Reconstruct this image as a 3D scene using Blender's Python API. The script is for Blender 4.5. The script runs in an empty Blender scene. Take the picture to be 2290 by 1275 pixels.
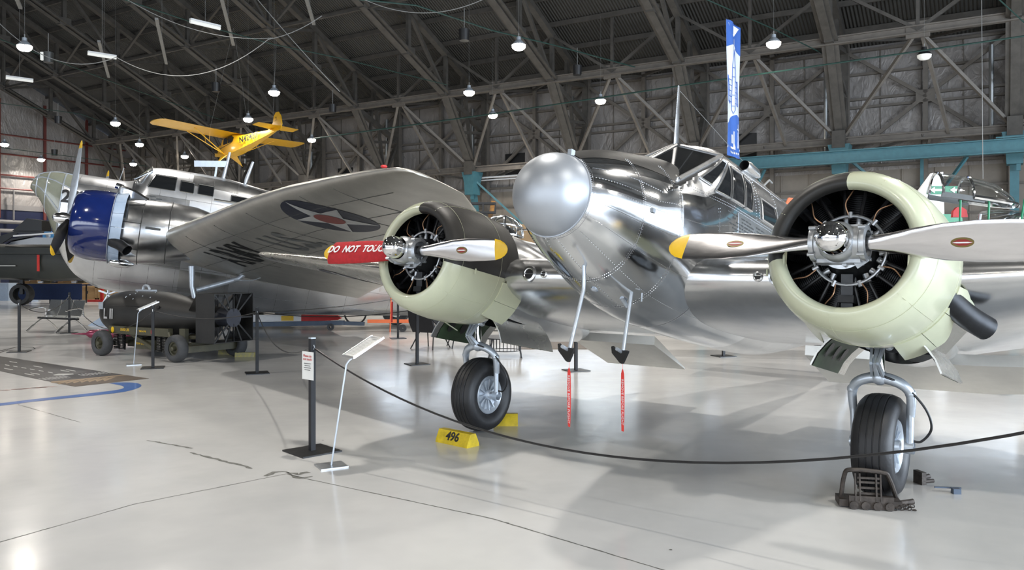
import bpy, math, random
from math import sin, cos, pi, sqrt, atan2, radians
from mathutils import Vector, Matrix
random.seed(7)
SC = bpy.context.scene
COL = SC.collection
V = Vector

# ---------------------------------------------------------------- camera
FPX, CH, HZ = 1785.0, 1.73, 597.0          # focal length in px, eye height, horizon row
cd = bpy.data.cameras.new('camera'); cam = bpy.data.objects.new('camera', cd); COL.objects.link(cam)
cam.location = (0, 0, CH); cam.rotation_euler = (pi/2, 0, 0)
cd.sensor_width = 36; cd.lens = FPX/2290*36; cd.shift_y = -(637.5-HZ)/2290
cd.clip_start = .05; cd.clip_end = 400
SC.camera = cam
# ---------------------------------------------------------------- world, exposure
wd = bpy.data.worlds.new('world'); SC.world = wd; wd.use_nodes = True
bg = wd.node_tree.nodes['Background']; bg.inputs[0].default_value = (.62, .76, 1, 1); bg.inputs[1].default_value = 1.0
SC.view_settings.view_transform = 'Standard'; SC.view_settings.look = 'None'
SC.view_settings.gamma = 1; SC.view_settings.exposure = 0.0
try: SC.view_settings.use_curve_mapping = False
except Exception: pass
SC.cycles.max_bounces = 8; SC.cycles.glossy_bounces = 5; SC.cycles.diffuse_bounces = 4
SC.cycles.use_denoising = True; SC.cycles.sample_clamp_indirect = 4; SC.cycles.caustics_reflective = False
# hangar axes: A runs along the blanketed wall to the right, N points from it into the hall
AX = V((.855, -.518, 0)).normalized(); NX = V((-.518, -.855, 0)).normalized(); K0 = V((12.3, 30.9, 0)); BAY = 6.1
def hp(a, t, z): return K0 + AX*a + NX*t + V((0, 0, z))
def area(name, loc, direction, sx, sy, power, col, spread=180):
    l = bpy.data.lights.new(name, 'AREA'); l.shape = 'RECTANGLE'; l.size = sx; l.size_y = sy; l.energy = power; l.color = col
    l.spread = radians(spread)
    o = bpy.data.objects.new(name, l); COL.objects.link(o); o.location = loc
    o.rotation_euler = V(direction).to_track_quat('-Z', 'Y').to_euler(); return o
# daylight through the open hangar doors at the right end, and an added fill light at unseen glazing behind the photographer
area('door_daylight', hp(29.7, 26, 3.9), -AX, 40, 7.6, 17000, (.76, .87, 1))
area('rear_fill_light', hp(-4, 58.6, 5.2), -NX, 56, 6.5, 5200, (.88, .94, 1))

# ---------------------------------------------------------------- helpers
def gp(px, py, z=0.0):
    "floor (or height z) point seen at a pixel of the photograph"
    Y = FPX*(CH-z)/(py-HZ); return V(((px-1145)*Y/FPX, Y, z))
def pp(px, py, Y): return V(((px-1145)*Y/FPX, Y, CH-(py-HZ)*Y/FPX))
def frame(d, up=V((0, 0, 1))):
    d = d.normalized(); x = up.cross(d)
    if x.length < 1e-4: x = V((1, 0, 0)).cross(d)
    x.normalize(); return x, d.cross(x), d
class MB:
    def __init__(s): s.v = []; s.f = []; s.m = []
    def add(s, vs, fs, mi=0):
        n = len(s.v); s.v += [tuple(p) for p in vs]; s.f += [tuple(i+n for i in f) for f in fs]
        s.m += [mi]*len(fs) if isinstance(mi, int) else list(mi); return s
    def box(s, c, size, ax=None, mi=0):
        c = V(c); X, Y, Z = ax if ax else (V((1, 0, 0)), V((0, 1, 0)), V((0, 0, 1)))
        a, b, d = (q/2 for q in size)
        vs = [c+X*(i*a)+Y*(j*b)+Z*(k*d) for k in (-1, 1) for j in (-1, 1) for i in (-1, 1)]
        return s.add(vs, [(0, 2, 3, 1), (4, 5, 7, 6), (0, 1, 5, 4), (2, 6, 7, 3), (0, 4, 6, 2), (1, 3, 7, 5)], mi)
    def bar(s, p, q, w, h=None, mi=0, up=V((0, 0, 1))):
        p = V(p); q = V(q); h = h or w; x, y, d = frame(q-p, up)
        return s.box((p+q)/2, (w, h, (q-p).length), (x, y, d), mi)
    def tube(s, pts, r, n=8, mi=0, cap=True):
        pts = [V(p) for p in pts]; rs = r if isinstance(r, (list, tuple)) else [r]*len(pts); rings = []
        x = None
        for i, p in enumerate(pts):
            d = (pts[min(i+1, len(pts)-1)]-pts[max(i-1, 0)]).normalized()
            if x is None: x, y, d = frame(d)
            else:
                x = (x-d*x.dot(d)).normalized()
            y = d.cross(x)
            rings.append([p+(x*cos(2*pi*k/n)+y*sin(2*pi*k/n))*rs[i] for k in range(n)])
        return s.loft(rings, mi, cap)
    def loft(s, rings, mi=0, cap=True, closed=True):
        n = len(rings[0]); vs = [p for r in rings for p in r]; fs = []
        for i in range(len(rings)-1):
            for k in range(n if closed else n-1):
                a = i*n+k; b = i*n+(k+1) % n; fs.append((a, b, b+n, a+n))
        if cap and closed: fs.append(tuple(range(n-1, -1, -1))); fs.append(tuple((len(rings)-1)*n+k for k in range(n)))
        return s.add(vs, fs, mi)
    def lathe(s, prof, o, d, n=32, mi=0, a0=0, a1=2*pi, up=V((0, 0, 1)), ky=1):
        o = V(o); x, y, d = frame(V(d), up); full = abs(a1-a0-2*pi) < 1e-6; m = n if full else n+1; vs = []
        for (t, r) in prof:
            for k in range(m):
                a = a0+(a1-a0)*k/n; vs.append(o+d*t+x*(r*cos(a))+y*(r*sin(a)*ky))
        fs = []; mm = []
        for i in range(len(prof)-1):
            for k in range(n):
                a = i*m+k; b = i*m+(k+1) % m; fs.append((a, b, b+m, a+m))
                mm.append(mi(i, k) if callable(mi) else mi)
        return s.add(vs, fs, mm)
    def prism(s, poly, o, X, Y, th, mi=0):
        o = V(o); X = V(X); Y = V(Y); Z = X.cross(Y).normalized()*th; n = len(poly)
        a = [o+X*p[0]+Y*p[1] for p in poly]; vs = a+[p+Z for p in a]
        fs = [tuple(range(n-1, -1, -1)), tuple(range(n, 2*n))]+[(i, (i+1) % n, n+(i+1) % n, n+i) for i in range(n)]
        return s.add(vs, fs, mi)
    def sphere(s, c, r, n=12, m=8, mi=0, sc=(1, 1, 1)):
        c = V(c); vs = [c+V((0, 0, -r*sc[2]))]
        for i in range(1, m):
            b = -pi/2+pi*i/m
            vs += [c+V((cos(b)*cos(2*pi*k/n)*r*sc[0], cos(b)*sin(2*pi*k/n)*r*sc[1], sin(b)*r*sc[2])) for k in range(n)]
        vs.append(c+V((0, 0, r*sc[2]))); L = len(vs)-1
        fs = [(0, 1+(k+1) % n, 1+k) for k in range(n)]
        for i in range(m-2):
            for k in range(n): a = 1+i*n+k; b = 1+i*n+(k+1) % n; fs.append((a, b, b+n, a+n))
        fs += [(L, L-n+k, L-n+(k+1) % n) for k in range(n)]
        return s.add(vs, fs, mi)
    def dome(s, c, nrm, r):
        "small rivet head"
        x, y, d = frame(V(nrm)); c = V(c)
        vs = [c+x*(r*cos(a))+y*(r*sin(a)) for a in (0, pi/3, 2*pi/3, pi, 4*pi/3, 5*pi/3)]+[c+x*(.6*r*cos(a))+y*(.6*r*sin(a))+d*(.5*r) for a in (0, pi/3, 2*pi/3, pi, 4*pi/3, 5*pi/3)]
        return s.add(vs, [(i, (i+1) % 6, 6+(i+1) % 6, 6+i) for i in range(6)]+[(6, 7, 8, 9, 10, 11)])
    def text(s, body, o, X, Y, size, th=.002, mi=0, ax='CENTER', shear=0, bold=0, map=None):
        cu = bpy.data.curves.new('t', 'FONT'); cu.body = body; cu.size = size; cu.extrude = th/2; cu.align_x = ax; cu.align_y = 'CENTER'
        cu.shear = shear; cu.offset = bold; cu.resolution_u = 3
        ob = bpy.data.objects.new('t', cu); COL.objects.link(ob)
        dg = bpy.context.evaluated_depsgraph_get(); me = ob.evaluated_get(dg).to_mesh()
        Z = V(X).cross(V(Y)).normalized(); o = V(o)
        if map: vs = [map(p.co.x, p.co.y, p.co.z) for p in me.vertices]
        else: vs = [o+V(X)*p.co.x+V(Y)*p.co.y+Z*p.co.z for p in me.vertices]
        fs = [tuple(p.vertices) for p in me.polygons]; s.add(vs, fs, mi)
        ob.evaluated_get(dg).to_mesh_clear(); bpy.data.objects.remove(ob); bpy.data.curves.remove(cu); return s
    def xf(s, fn): s.v = [tuple(fn(V(p))) for p in s.v]; return s
    def build(s, name, mats, parent=None, ang=40, fix=True):
        me = bpy.data.meshes.new(name); me.from_pydata(s.v, [], s.f)
        for m in (mats if isinstance(mats, (list, tuple)) else [mats]): me.materials.append(m)
        me.polygons.foreach_set('material_index', s.m)
        if fix:
            import bmesh
            bm = bmesh.new(); bm.from_mesh(me); bmesh.ops.recalc_face_normals(bm, faces=bm.faces); bm.to_mesh(me); bm.free()
        me.polygons.foreach_set('use_smooth', [True]*len(me.polygons)); me.set_sharp_from_angle(angle=radians(ang))
        o = bpy.data.objects.new(name, me); COL.objects.link(o)
        if parent: o.parent = parent
        return o
def tag(o, label=None, cat=None, group=None, kind=None):
    if label: o['label'] = label
    if cat: o['category'] = cat
    if group: o['group'] = group
    if kind: o['kind'] = kind
    return o
def empty(name, loc, label, cat, group=None, rz=0):
    o = bpy.data.objects.new(name, None); COL.objects.link(o); o.location = loc; o.rotation_euler = (0, 0, rz)
    o.empty_display_size = .1
    return tag(o, label, cat, group)
def copy_tree(o, parent=None):
    c = o.copy(); COL.objects.link(c); c.parent = parent
    for ch in [q for q in bpy.data.objects if q.parent == o and q != c]: copy_tree(ch, c)
    return c
def catenary(p, q, sag, n=18):
    p = V(p); q = V(q); return [p.lerp(q, i/n)-V((0, 0, sag*4*(i/n)*(1-i/n))) for i in range(n+1)]
def spline(pts, n=8):
    pts = [V(p) for p in pts]; out = []
    P = [pts[0]*2-pts[1]]+pts+[pts[-1]*2-pts[-2]]
    for i in range(1, len(P)-2):
        a, b, c, d = P[i-1:i+3]
        for k in range(n):
            t = k/n; out.append(.5*((2*b)+(c-a)*t+(2*a-5*b+4*c-d)*t*t+(3*b-a-3*c+d)*t**3))
    out.append(pts[-1]); return out
def interp(tab, x):
    "smooth monotone table lookup"
    tab = sorted(tab)
    if x <= tab[0][0]: return tab[0][1]
    if x >= tab[-1][0]: return tab[-1][1]
    n = len(tab)
    for i in range(n-1):
        if tab[i][0] <= x <= tab[i+1][0]: break
    def sl(j):
        if j <= 0 or j >= n-1: return (tab[min(j+1, n-1)][1]-tab[max(j-1, 0)][1])/(tab[min(j+1, n-1)][0]-tab[max(j-1, 0)][0])
        a = (tab[j][1]-tab[j-1][1])/(tab[j][0]-tab[j-1][0]); b = (tab[j+1][1]-tab[j][1])/(tab[j+1][0]-tab[j][0])
        return 0 if a*b <= 0 else 2*a*b/(a+b)
    h = tab[i+1][0]-tab[i][0]; t = (x-tab[i][0])/h; y0, y1 = tab[i][1], tab[i+1][1]; m0, m1 = sl(i)*h, sl(i+1)*h
    return (2*t**3-3*t*t+1)*y0+(t**3-2*t*t+t)*m0+(-2*t**3+3*t*t)*y1+(t**3-t*t)*m1

# ---------------------------------------------------------------- materials
def N(nt, kind, **kw):
    n = nt.nodes.new(kind)
    for k, v in kw.items():
        if k in n.inputs: n.inputs[k].default_value = v
        else: setattr(n, k, v)
    return n
def mat(name, col, rough=.5, metal=0, var=.08, scale=6, bump=0, bscale=None, coat=0, rvar=.1, col2=None, trans=0, alpha=1, emit=0, stretch=None, spec=.5):
    m = bpy.data.materials.new(name); m.use_nodes = True; nt = m.node_tree; b = nt.nodes['Principled BSDF']; L = nt.links.new
    c2 = col2 or tuple(max(0, c*(1-var*2)) for c in col)
    tc = N(nt, 'ShaderNodeTexCoord'); mp = N(nt, 'ShaderNodeMapping'); L(tc.outputs['Object'], mp.inputs[0])
    if stretch: mp.inputs['Scale'].default_value = stretch
    no = N(nt, 'ShaderNodeTexNoise', Scale=scale, Detail=6, Roughness=.6); L(mp.outputs[0], no.inputs['Vector'])
    cr = N(nt, 'ShaderNodeValToRGB'); cr.color_ramp.elements[0].position = .3; cr.color_ramp.elements[1].position = .7
    cr.color_ramp.elements[0].color = (*c2, 1); cr.color_ramp.elements[1].color = (*col, 1)
    L(no.outputs[0], cr.inputs[0]); L(cr.outputs[0], b.inputs['Base Color'])
    mr = N(nt, 'ShaderNodeMapRange'); mr.inputs[3].default_value = max(.02, rough-rvar/2); mr.inputs[4].default_value = rough+rvar/2
    n2 = N(nt, 'ShaderNodeTexNoise', Scale=scale*1.7, Detail=4); L(mp.outputs[0], n2.inputs['Vector']); L(n2.outputs[0], mr.inputs[0]); L(mr.outputs[0], b.inputs['Roughness'])
    b.inputs['Metallic'].default_value = metal; b.inputs['Coat Weight'].default_value = coat; b.inputs['Coat Roughness'].default_value = .08
    b.inputs['Specular IOR Level'].default_value = spec
    if trans: b.inputs['Transmission Weight'].default_value = trans; b.inputs['IOR'].default_value = 1.1
    b.inputs['Alpha'].default_value = alpha
    if emit: b.inputs['Emission Color'].default_value = (*col, 1); b.inputs['Emission Strength'].default_value = emit
    if bump:
        n3 = N(nt, 'ShaderNodeTexNoise', Scale=bscale or scale, Detail=3); L(mp.outputs[0], n3.inputs['Vector'])
        bu = N(nt, 'ShaderNodeBump', Strength=1, Distance=bump); L(n3.outputs[0], bu.inputs['Height']); L(bu.outputs[0], b.inputs['Normal'])
    return m
M = {}
M['alu'] = mat('polished_aluminium', (.83, .85, .87), .16, 1, .05, 3, bump=.003, bscale=2.2, rvar=.1)
M['alu2'] = mat('bright_aluminium', (.86, .88, .9), .1, 1, .04, 4, bump=.003, bscale=2.5, rvar=.08)
M['alu3'] = mat('worn_aluminium', (.74, .75, .76), .24, 1, .08, 5, bump=.0004, bscale=5, rvar=.12)
M['alu4'] = mat('aged_aluminium', (.70, .69, .65), .27, 1, .1, 2.5, bump=.0006, bscale=3, rvar=.12)
M['chrome'] = mat('chrome', (.9, .9, .9), .05, 1, .02, 6, rvar=.03)
M['blade'] = mat('prop_blade_metal', (.72, .71, .72), .2, 1, .04, 8, rvar=.06, stretch=(1, 1, 6))
M['cast'] = mat('cast_grey', (.5, .52, .54), .35, .8, .1, 20, bump=.0006, bscale=90)
M['steelp'] = mat('silver_paint', (.55, .60, .66), .32, .55, .08, 12)
M['radome'] = mat('radome_silver', (.42, .445, .48), .46, .7, .03, 5, rvar=.03)
M['alu5'] = mat('weathered_wing_metal', (.66, .65, .61), .42, 1, .08, 2.5, bump=.0006, bscale=4, rvar=.08)
M['alu6'] = mat('brushed_fuselage_metal', (.80, .82, .85), .33, 1, .07, 2.5, bump=.0008, bscale=4, rvar=.14)
M['seam'] = mat('panel_seam', (.25, .25, .26), .4, .8, .1)
M['rivet'] = mat('rivet', (.9, .91, .92), .15, 1, .03)
M['black'] = mat('matt_black_paint', (.017, .016, .0145), .5, 0, .2, 4, bump=.001, bscale=30)
M['blk'] = mat('black_satin', (.012, .012, .013), .4, 0, .1, 10)
M['dark'] = mat('engine_black', (.02, .021, .023), .35, .3, .2, 20)
M['cream'] = mat('cream_cowl_paint', (.55, .57, .41), .3, 0, .05, 3, coat=.4, rvar=.08)
M['creamd'] = mat('cream_lip', (.60, .62, .45), .35, 0, .05, 3)
M['yellow'] = mat('yellow_paint', (.85, .52, .015), .35, 0, .08, 8)
M['cubyel'] = mat('cub_yellow', (.80, .44, .012), .3, 0, .05, 4, coat=.3)
M['red'] = mat('red_cloth', (.50, .012, .018), .75, 0, .15, 30, bump=.003, bscale=25)
M['redp'] = mat('red_paint', (.55, .02, .02), .45, 0, .1, 10)
M['ribbon'] = mat('red_ribbon', (.78, .05, .04), .6, 0, .1, 20)
M['white'] = mat('white_paint', (.85, .85, .85), .4, 0, .05, 8)
M['rubber'] = mat('tyre_rubber', (.013, .013, .015), .5, 0, .25, 8, bump=.001, bscale=60)
M['rubber2'] = mat('dusty_rubber', (.06, .062, .066), .7, 0, .2, 10, bump=.002, bscale=40)
M['navy'] = mat('navy_cowl', (.008, .02, .12), .12, 0, .08, 4, coat=1)
M['ltblue'] = mat('pale_blue_paint', (.42, .52, .66), .35, 0, .06, 6)
M['olive'] = mat('olive_drab', (.075, .07, .042), .5, 0, .15, 6)
M['camo'] = mat('camouflage_green', (.055, .06, .05), .5, 0, .1, .6, col2=(.03, .033, .032))
M['green'] = mat('zinc_green', (.035, .07, .03), .45, 0, .2, 6)
M['glassd'] = mat('dark_glass', (.012, .013, .014), .06, 0, .05, 3, spec=.7)
M['glassy'] = mat('yellowed_perspex', (.33, .34, .26), .12, .0, .1, 5, spec=.8, alpha=.8)
M['teal'] = mat('teal_steel', (.05, .15, .18), .5, 0, .1, 5)
M['steel'] = mat('roof_steel', (.088, .08, .07), .6, .1, .2, 3)
M['steelw'] = mat('wall_steel', (.16, .142, .122), .6, .1, .15, 3)
M['greenc'] = mat('green_cable', (.012, .045, .036), .5, 0, .1)
M['cable'] = mat('grey_cable', (.25, .25, .24), .5, 0, .1)
M['wood'] = mat('crate_wood', (.42, .27, .13), .6, 0, .15, 5, stretch=(1, 1, 8))
M['cloth'] = mat('navy_cloth', (.012, .03, .10), .8, 0, .1, 12)
M['mesh'] = mat('silver_mesh', (.6, .62, .62), .3, 1, .15, 60)
M['paper'] = mat('sign_paper', (.8, .8, .77), .4, 0, .03, 8)
M['ink'] = mat('grey_ink', (.12, .12, .12), .6, 0, .1)
M['orange'] = mat('orange_paint', (.8, .18, .06), .5, 0, .08)
M['blue'] = mat('blue_paint', (.012, .12, .44), .4, 0, .06, 10, coat=.5)
M['grass'] = mat('green_paint', (.01, .22, .10), .4, 0, .06, 10)
M['copper'] = mat('copper_lead', (.45, .26, .15), .4, .6, .1)
M['brown'] = mat('rusty_iron', (.09, .075, .065), .6, .5, .3, 20, bump=.002, bscale=50)
M['chock'] = mat('chock_yellow', (.72, .52, .01), .5, 0, .2, 12, bump=.001, bscale=60)
M['insB'] = mat('insignia_blue', (.03, .035, .055), .4, .3, .1)
M['insR'] = mat('insignia_red', (.28, .07, .06), .4, .3, .1)
M['insW'] = mat('insignia_white', (.55, .56, .55), .35, .2, .08)
M['stencil'] = mat('grey_stencil', (.07, .072, .07), .4, .4, .1)
M['stencil2'] = mat('light_stencil', (.30, .31, .31), .4, .1, .1)
M['seam2'] = mat('wing_seam', (.16, .16, .15), .5, .5, .1)
M['lamp'] = mat('lamp_glow', (1, .93, .8), .5, emit=45)
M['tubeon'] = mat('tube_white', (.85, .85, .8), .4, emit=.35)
M['seat'] = mat('seat_red', (.6, .03, .03), .5)
M['bluebase'] = mat('banner_blue', (.04, .12, .42), .6, 0, .05)
M['banner'] = mat('banner_white', (.6, .64, .72), .6, 0, .05)
M['brownc'] = mat('tan_card', (.35, .24, .13), .7)
# clear canopy
def clear(name, col=(.95, .97, .97), rough=.03):
    m = bpy.data.materials.new(name); m.use_nodes = True; nt = m.node_tree; nt.nodes.remove(nt.nodes['Principled BSDF'])
    t = N(nt, 'ShaderNodeBsdfTransparent'); t.inputs[0].default_value = (*col, 1); g = N(nt, 'ShaderNodeBsdfGlossy'); g.inputs['Roughness'].default_value = rough
    lw = N(nt, 'ShaderNodeLayerWeight', Blend=.35); mx = N(nt, 'ShaderNodeMixShader'); L = nt.links.new
    no = N(nt, 'ShaderNodeTexNoise', Scale=4.0); ad = N(nt, 'ShaderNodeMath', operation='MULTIPLY'); ad.inputs[1].default_value = .9
    L(no.outputs[0], g.inputs['Roughness']) if False else None
    L(lw.outputs['Facing'], ad.inputs[0]); L(ad.outputs[0], mx.inputs[0]); L(t.outputs[0], mx.inputs[1]); L(g.outputs[0], mx.inputs[2])
    L(mx.outputs[0], nt.nodes['Material Output'].inputs[0]); return m
M['clear'] = clear('clear_perspex')

# floor: glossy white sealed concrete with faint blotches and drips
def floor_mat():
    m = bpy.data.materials.new('sealed_floor'); m.use_nodes = True; nt = m.node_tree; b = nt.nodes['Principled BSDF']; L = nt.links.new
    tc = N(nt, 'ShaderNodeTexCoord')
    n1 = N(nt, 'ShaderNodeTexNoise', Scale=.35, Detail=5, Roughness=.65); L(tc.outputs['Object'], n1.inputs[0])
    r1 = N(nt, 'ShaderNodeValToRGB'); r1.color_ramp.elements[0].color = (.56, .56, .555, 1); r1.color_ramp.elements[1].color = (.68, .675, .66, 1)
    r1.color_ramp.elements[0].position = .35; r1.color_ramp.elements[1].position = .62; L(n1.outputs[0], r1.inputs[0])
    n2 = N(nt, 'ShaderNodeTexNoise', Scale=1.6, Detail=8, Roughness=.75, Distortion=.6); L(tc.outputs['Object'], n2.inputs[0])
    r2 = N(nt, 'ShaderNodeValToRGB'); r2.color_ramp.elements[0].position = .70; r2.color_ramp.elements[1].position = .73
    r2.color_ramp.elements[0].color = (1, 1, 1, 1); r2.color_ramp.elements[1].color = (.86, .83, .73, 1); L(n2.outputs[0], r2.inputs[0])
    mx = N(nt, 'ShaderNodeMix', data_type='RGBA', blend_type='MULTIPLY'); mx.inputs[0].default_value = 1
    L(r1.outputs[0], mx.inputs[6]); L(r2.outputs[0], mx.inputs[7]); L(mx.outputs[2], b.inputs['Base Color'])
    n3 = N(nt, 'ShaderNodeTexNoise', Scale=.9, Detail=4); L(tc.outputs['Object'], n3.inputs[0])
    mr = N(nt, 'ShaderNodeMapRange'); mr.inputs[3].default_value = .08; mr.inputs[4].default_value = .26; L(n3.outputs[0], mr.inputs[0]); L(mr.outputs[0], b.inputs['Roughness'])
    n4 = N(nt, 'ShaderNodeTexNoise', Scale=3.5, Detail=2); L(tc.outputs['Object'], n4.inputs[0])
    bu = N(nt, 'ShaderNodeBump', Strength=1, Distance=.0016); L(n4.outputs[0], bu.inputs['Height']); L(bu.outputs[0], b.inputs['Normal'])
    b.inputs['Specular IOR Level'].default_value = .55
    return m
M['floor'] = floor_mat()
def blanket_mat():
    m = bpy.data.materials.new('insulation_blanket'); m.use_nodes = True; nt = m.node_tree; b = nt.nodes['Principled BSDF']; L = nt.links.new
    tc = N(nt, 'ShaderNodeTexCoord')
    n1 = N(nt, 'ShaderNodeTexNoise', Scale=.5, Detail=4); L(tc.outputs['Object'], n1.inputs[0])
    r = N(nt, 'ShaderNodeValToRGB'); r.color_ramp.elements[0].color = (.22, .205, .195, 1); r.color_ramp.elements[1].color = (.31, .29, .275, 1); L(n1.outputs[0], r.inputs[0])
    L(r.outputs[0], b.inputs['Base Color']); b.inputs['Roughness'].default_value = .38; b.inputs['Metallic'].default_value = .1
    mp = N(nt, 'ShaderNodeMapping'); mp.inputs['Rotation'].default_value = (0, .5, 0); mp.inputs['Scale'].default_value = (1, 1, .55); L(tc.outputs['Object'], mp.inputs[0])
    n2 = N(nt, 'ShaderNodeTexNoise', Scale=.8, Detail=2, Distortion=1.5); L(mp.outputs[0], n2.inputs[0])
    n3 = N(nt, 'ShaderNodeTexNoise', Scale=3, Detail=2, Distortion=2.5); L(mp.outputs[0], n3.inputs[0])
    ad = N(nt, 'ShaderNodeMath', operation='MULTIPLY_ADD'); ad.inputs[1].default_value = .25; L(n3.outputs[0], ad.inputs[0]); L(n2.outputs[0], ad.inputs[2])
    bu = N(nt, 'ShaderNodeBump', Strength=1, Distance=.14); L(ad.outputs[0], bu.inputs['Height']); L(bu.outputs[0], b.inputs['Normal'])
    return m
M['blanket'] = blanket_mat()
def deck_mat():
    m = bpy.data.materials.new('corrugated_deck'); m.use_nodes = True; nt = m.node_tree; b = nt.nodes['Principled BSDF']; L = nt.links.new
    tc = N(nt, 'ShaderNodeTexCoord'); w = N(nt, 'ShaderNodeTexWave', Scale=2.2); w.wave_type = 'BANDS'; w.bands_direction = 'X'; L(tc.outputs['Object'], w.inputs[0])
    n1 = N(nt, 'ShaderNodeTexNoise', Scale=.4, Detail=3); L(tc.outputs['Object'], n1.inputs[0])
    r = N(nt, 'ShaderNodeValToRGB'); r.color_ramp.elements[0].color = (.03, .029, .026, 1); r.color_ramp.elements[1].color = (.055, .053, .047, 1); L(n1.outputs[0], r.inputs[0])
    L(r.outputs[0], b.inputs['Base Color']); b.inputs['Roughness'].default_value = .6
    bu = N(nt, 'ShaderNodeBump', Strength=1, Distance=.05); L(w.outputs[0], bu.inputs['Height']); L(bu.outputs[0], b.inputs['Normal'])
    return m
M['deck'] = deck_mat()
M['plywall'] = mat('lower_wall_board', (.24, .21, .175), .6, 0, .12, 1.2)
M['bluewall'] = mat('navy_wall_paint', (.008, .013, .045), .5, 0, .1, 2)
M['whitewall'] = mat('pale_panel_wall', (.2, .19, .185), .5, 0, .08, 1)
# ================================================================ the hangar
HM = Matrix(((AX.x, -NX.x, 0, K0.x), (AX.y, -NX.y, 0, K0.y), (0, 0, 1, 0), (0, 0, 0, 1)))   # local x along the wall, y outwards, z up
def place(o, m=HM): o.matrix_world = m; return o
def st(o, name=None): o['kind'] = 'structure'; return o
A0, A1 = -51.5, 30.0       # ends of the hall along the wall
TW, TF = -4.0, 59.0        # blanketed wall and opposite wall
fl = MB(); NXF = 24
fl.add([(-60, -40, 0), (70, -40, 0), (70, 90, 0), (-60, 90, 0)], [(0, 1, 2, 3)])
st(fl.build('floor', M['floor']))
# floor joints and worn cracks (thin filled lines in the slab surface)
def crack(pts, w, jit, seed):
    rnd = random.Random(seed); P = []
    for a, b in zip(pts, pts[1:]):
        A = gp(*a); B = gp(*b); n = max(2, int((B-A).length/.05))
        P += [A.lerp(B, i/n) for i in range(n)]
    P.append(gp(*pts[-1])); L = []; R = []
    for i, p in enumerate(P):
        d = (P[min(i+1, len(P)-1)]-P[max(0, i-1)]).normalized(); q = V((-d.y, d.x, 0)); ww = w*(.4+rnd.random()*jit)
        o = q*((rnd.random()-.5)*w*jit*.6); L.append(p+o+q*ww/2+V((0, 0, .0012))); R.append(p+o-q*ww/2+V((0, 0, .0012)))
    n = len(P); return L+R, [(i, i+1, n+i+1, n+i) for i in range(n-1)]
M['joint'] = mat('joint_filler', (.20, .20, .18), .6, 0, .3, 30)
cr = MB()
for pts, w, j, s in ([[(640, 1060), (690, 1072), (1100, 1160), (1500, 1280)], .014, .6, 1], [[(-40, 1224), (300, 1128), (640, 1060)], .010, .8, 2],
                     [[(425, 1012), (565, 1048)], .028, 1.3, 3], [[(330, 985), (430, 1003)], .02, 1.5, 4], [[(40, 905), (180, 945)], .008, 1.5, 6],
                     [[(590, 1065), (612, 1056), (640, 1055), (668, 1062), (690, 1056)], .045, 1.4, 7], [[(640, 1058), (672, 1070), (700, 1066)], .03, 1.6, 8],
                     [[(950, 915), (1110, 905), (1290, 890), (1700, 862)], .006, .5, 9], [[(700, 860), (880, 905)], .004, .4, 10]):
    cr.add(*crack(pts, w, j, s))
st(cr.build('floor_joint', M['joint'], fix=False))
ch = MB()
rnd = random.Random(3)
for (px, py) in ((803, 880), (1135, 1170), (118, 760), (722, 985), (1500, 1230), (1875, 872)):
    c = gp(px, py); r = .011; ch.add([c+V((cos(a)*r*(.7+rnd.random()*.5), sin(a)*r*(.7+rnd.random()*.5), .0012)) for a in [k*pi/4 for k in range(8)]], [tuple(range(8))])
st(ch.build('floor_pit', M['joint'], fix=False))

# walls ---------------------------------------------------------------
w = MB(); w.box(((A0+A1)/2, -TW+.1, 8.9), (A1-A0, .2, 6.2)); st(place(w.build('wall_back', M['blanket'])))
w = MB(); w.box(((A0+A1)/2, -TW+.1, 2.9), (A1-A0, .2, 5.8))
for i, a in enumerate([A0+k*1.22 for k in range(66)]): w.box((a, -TW-.02, 2.9), (.05, .05, 5.8), mi=0)
st(place(w.build('wall_back_lower', M['plywall'])))
RZ = lambda t: 11.1+(t-TW)*.455 if t <= 27.5 else 11.1+(27.5-TW)*.455-(t-27.5)*.455
w = MB()
for (z0, z1, mi) in ((0, 5.6, 1), (5.6, 11.0, 0)):
    w.box((A0-.1, (-TW-TF)/2, (z0+z1)/2), (.2, TF-TW, z1-z0), mi=mi)
w.prism([(-TW, 11), (-27.5, 25.5), (-TF, 11)], (A0-.2, 0, 0), (0, 1, 0), (0, 0, 1), .2, 0)
w.box((A0+.01, (-TW-TF)/2, 5.75), (.06, TF-TW, .35), mi=2)
st(place(w.build('wall_left', [M['blanket'], M['bluewall'], M['whitewall']])))
# right end wall with the big open doorway, opposite wall left open where the added fill light sits
w = MB(); w.box((A1+.1, -2-TF/2+1, 9.8), (.2, TF+3, 4)); w.prism([(-TW, 11.8), (-27.5, 25.5), (-TF, 11.8)], (A1, 0, 0), (0, 1, 0), (0, 0, 1), .2)
w.box((A1+.1, 0, 4), (.2, 8, 8)); w.box((A1+.1, -54, 4), (.2, 10, 8)); st(place(w.build('wall_right', M['whitewall'])))
w = MB(); w.box(((A0+A1)/2, -TF-.1, 10.3), (A1-A0, .2, 3)); w.box(((A0+A1)/2, -TF-.1, .9), (A1-A0, .2, 1.8)); st(place(w.build('wall_front', M['whitewall'])))
w = MB(); w.add([(A1+.3, -60, -.02), (A1+45, -60, -.02), (A1+45, 20, -.02), (A1+.3, 20, -.02)], [(0, 1, 2, 3)])
st(place(w.build('ground_apron', M['plywall'], fix=False)))
# unseen mullions around the added fill light
w = MB()
for k in range(28): w.box((-40+k*2.6, -TF+.2, 5.2), (.12, .12, 7))
for z in (3.4, 5.2, 7): w.box(((A0+A1)/2, -TF+.2, z), (A1-A0, .1, .08))
st(place(w.build('unseen_mullions', M['steel'])))
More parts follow.
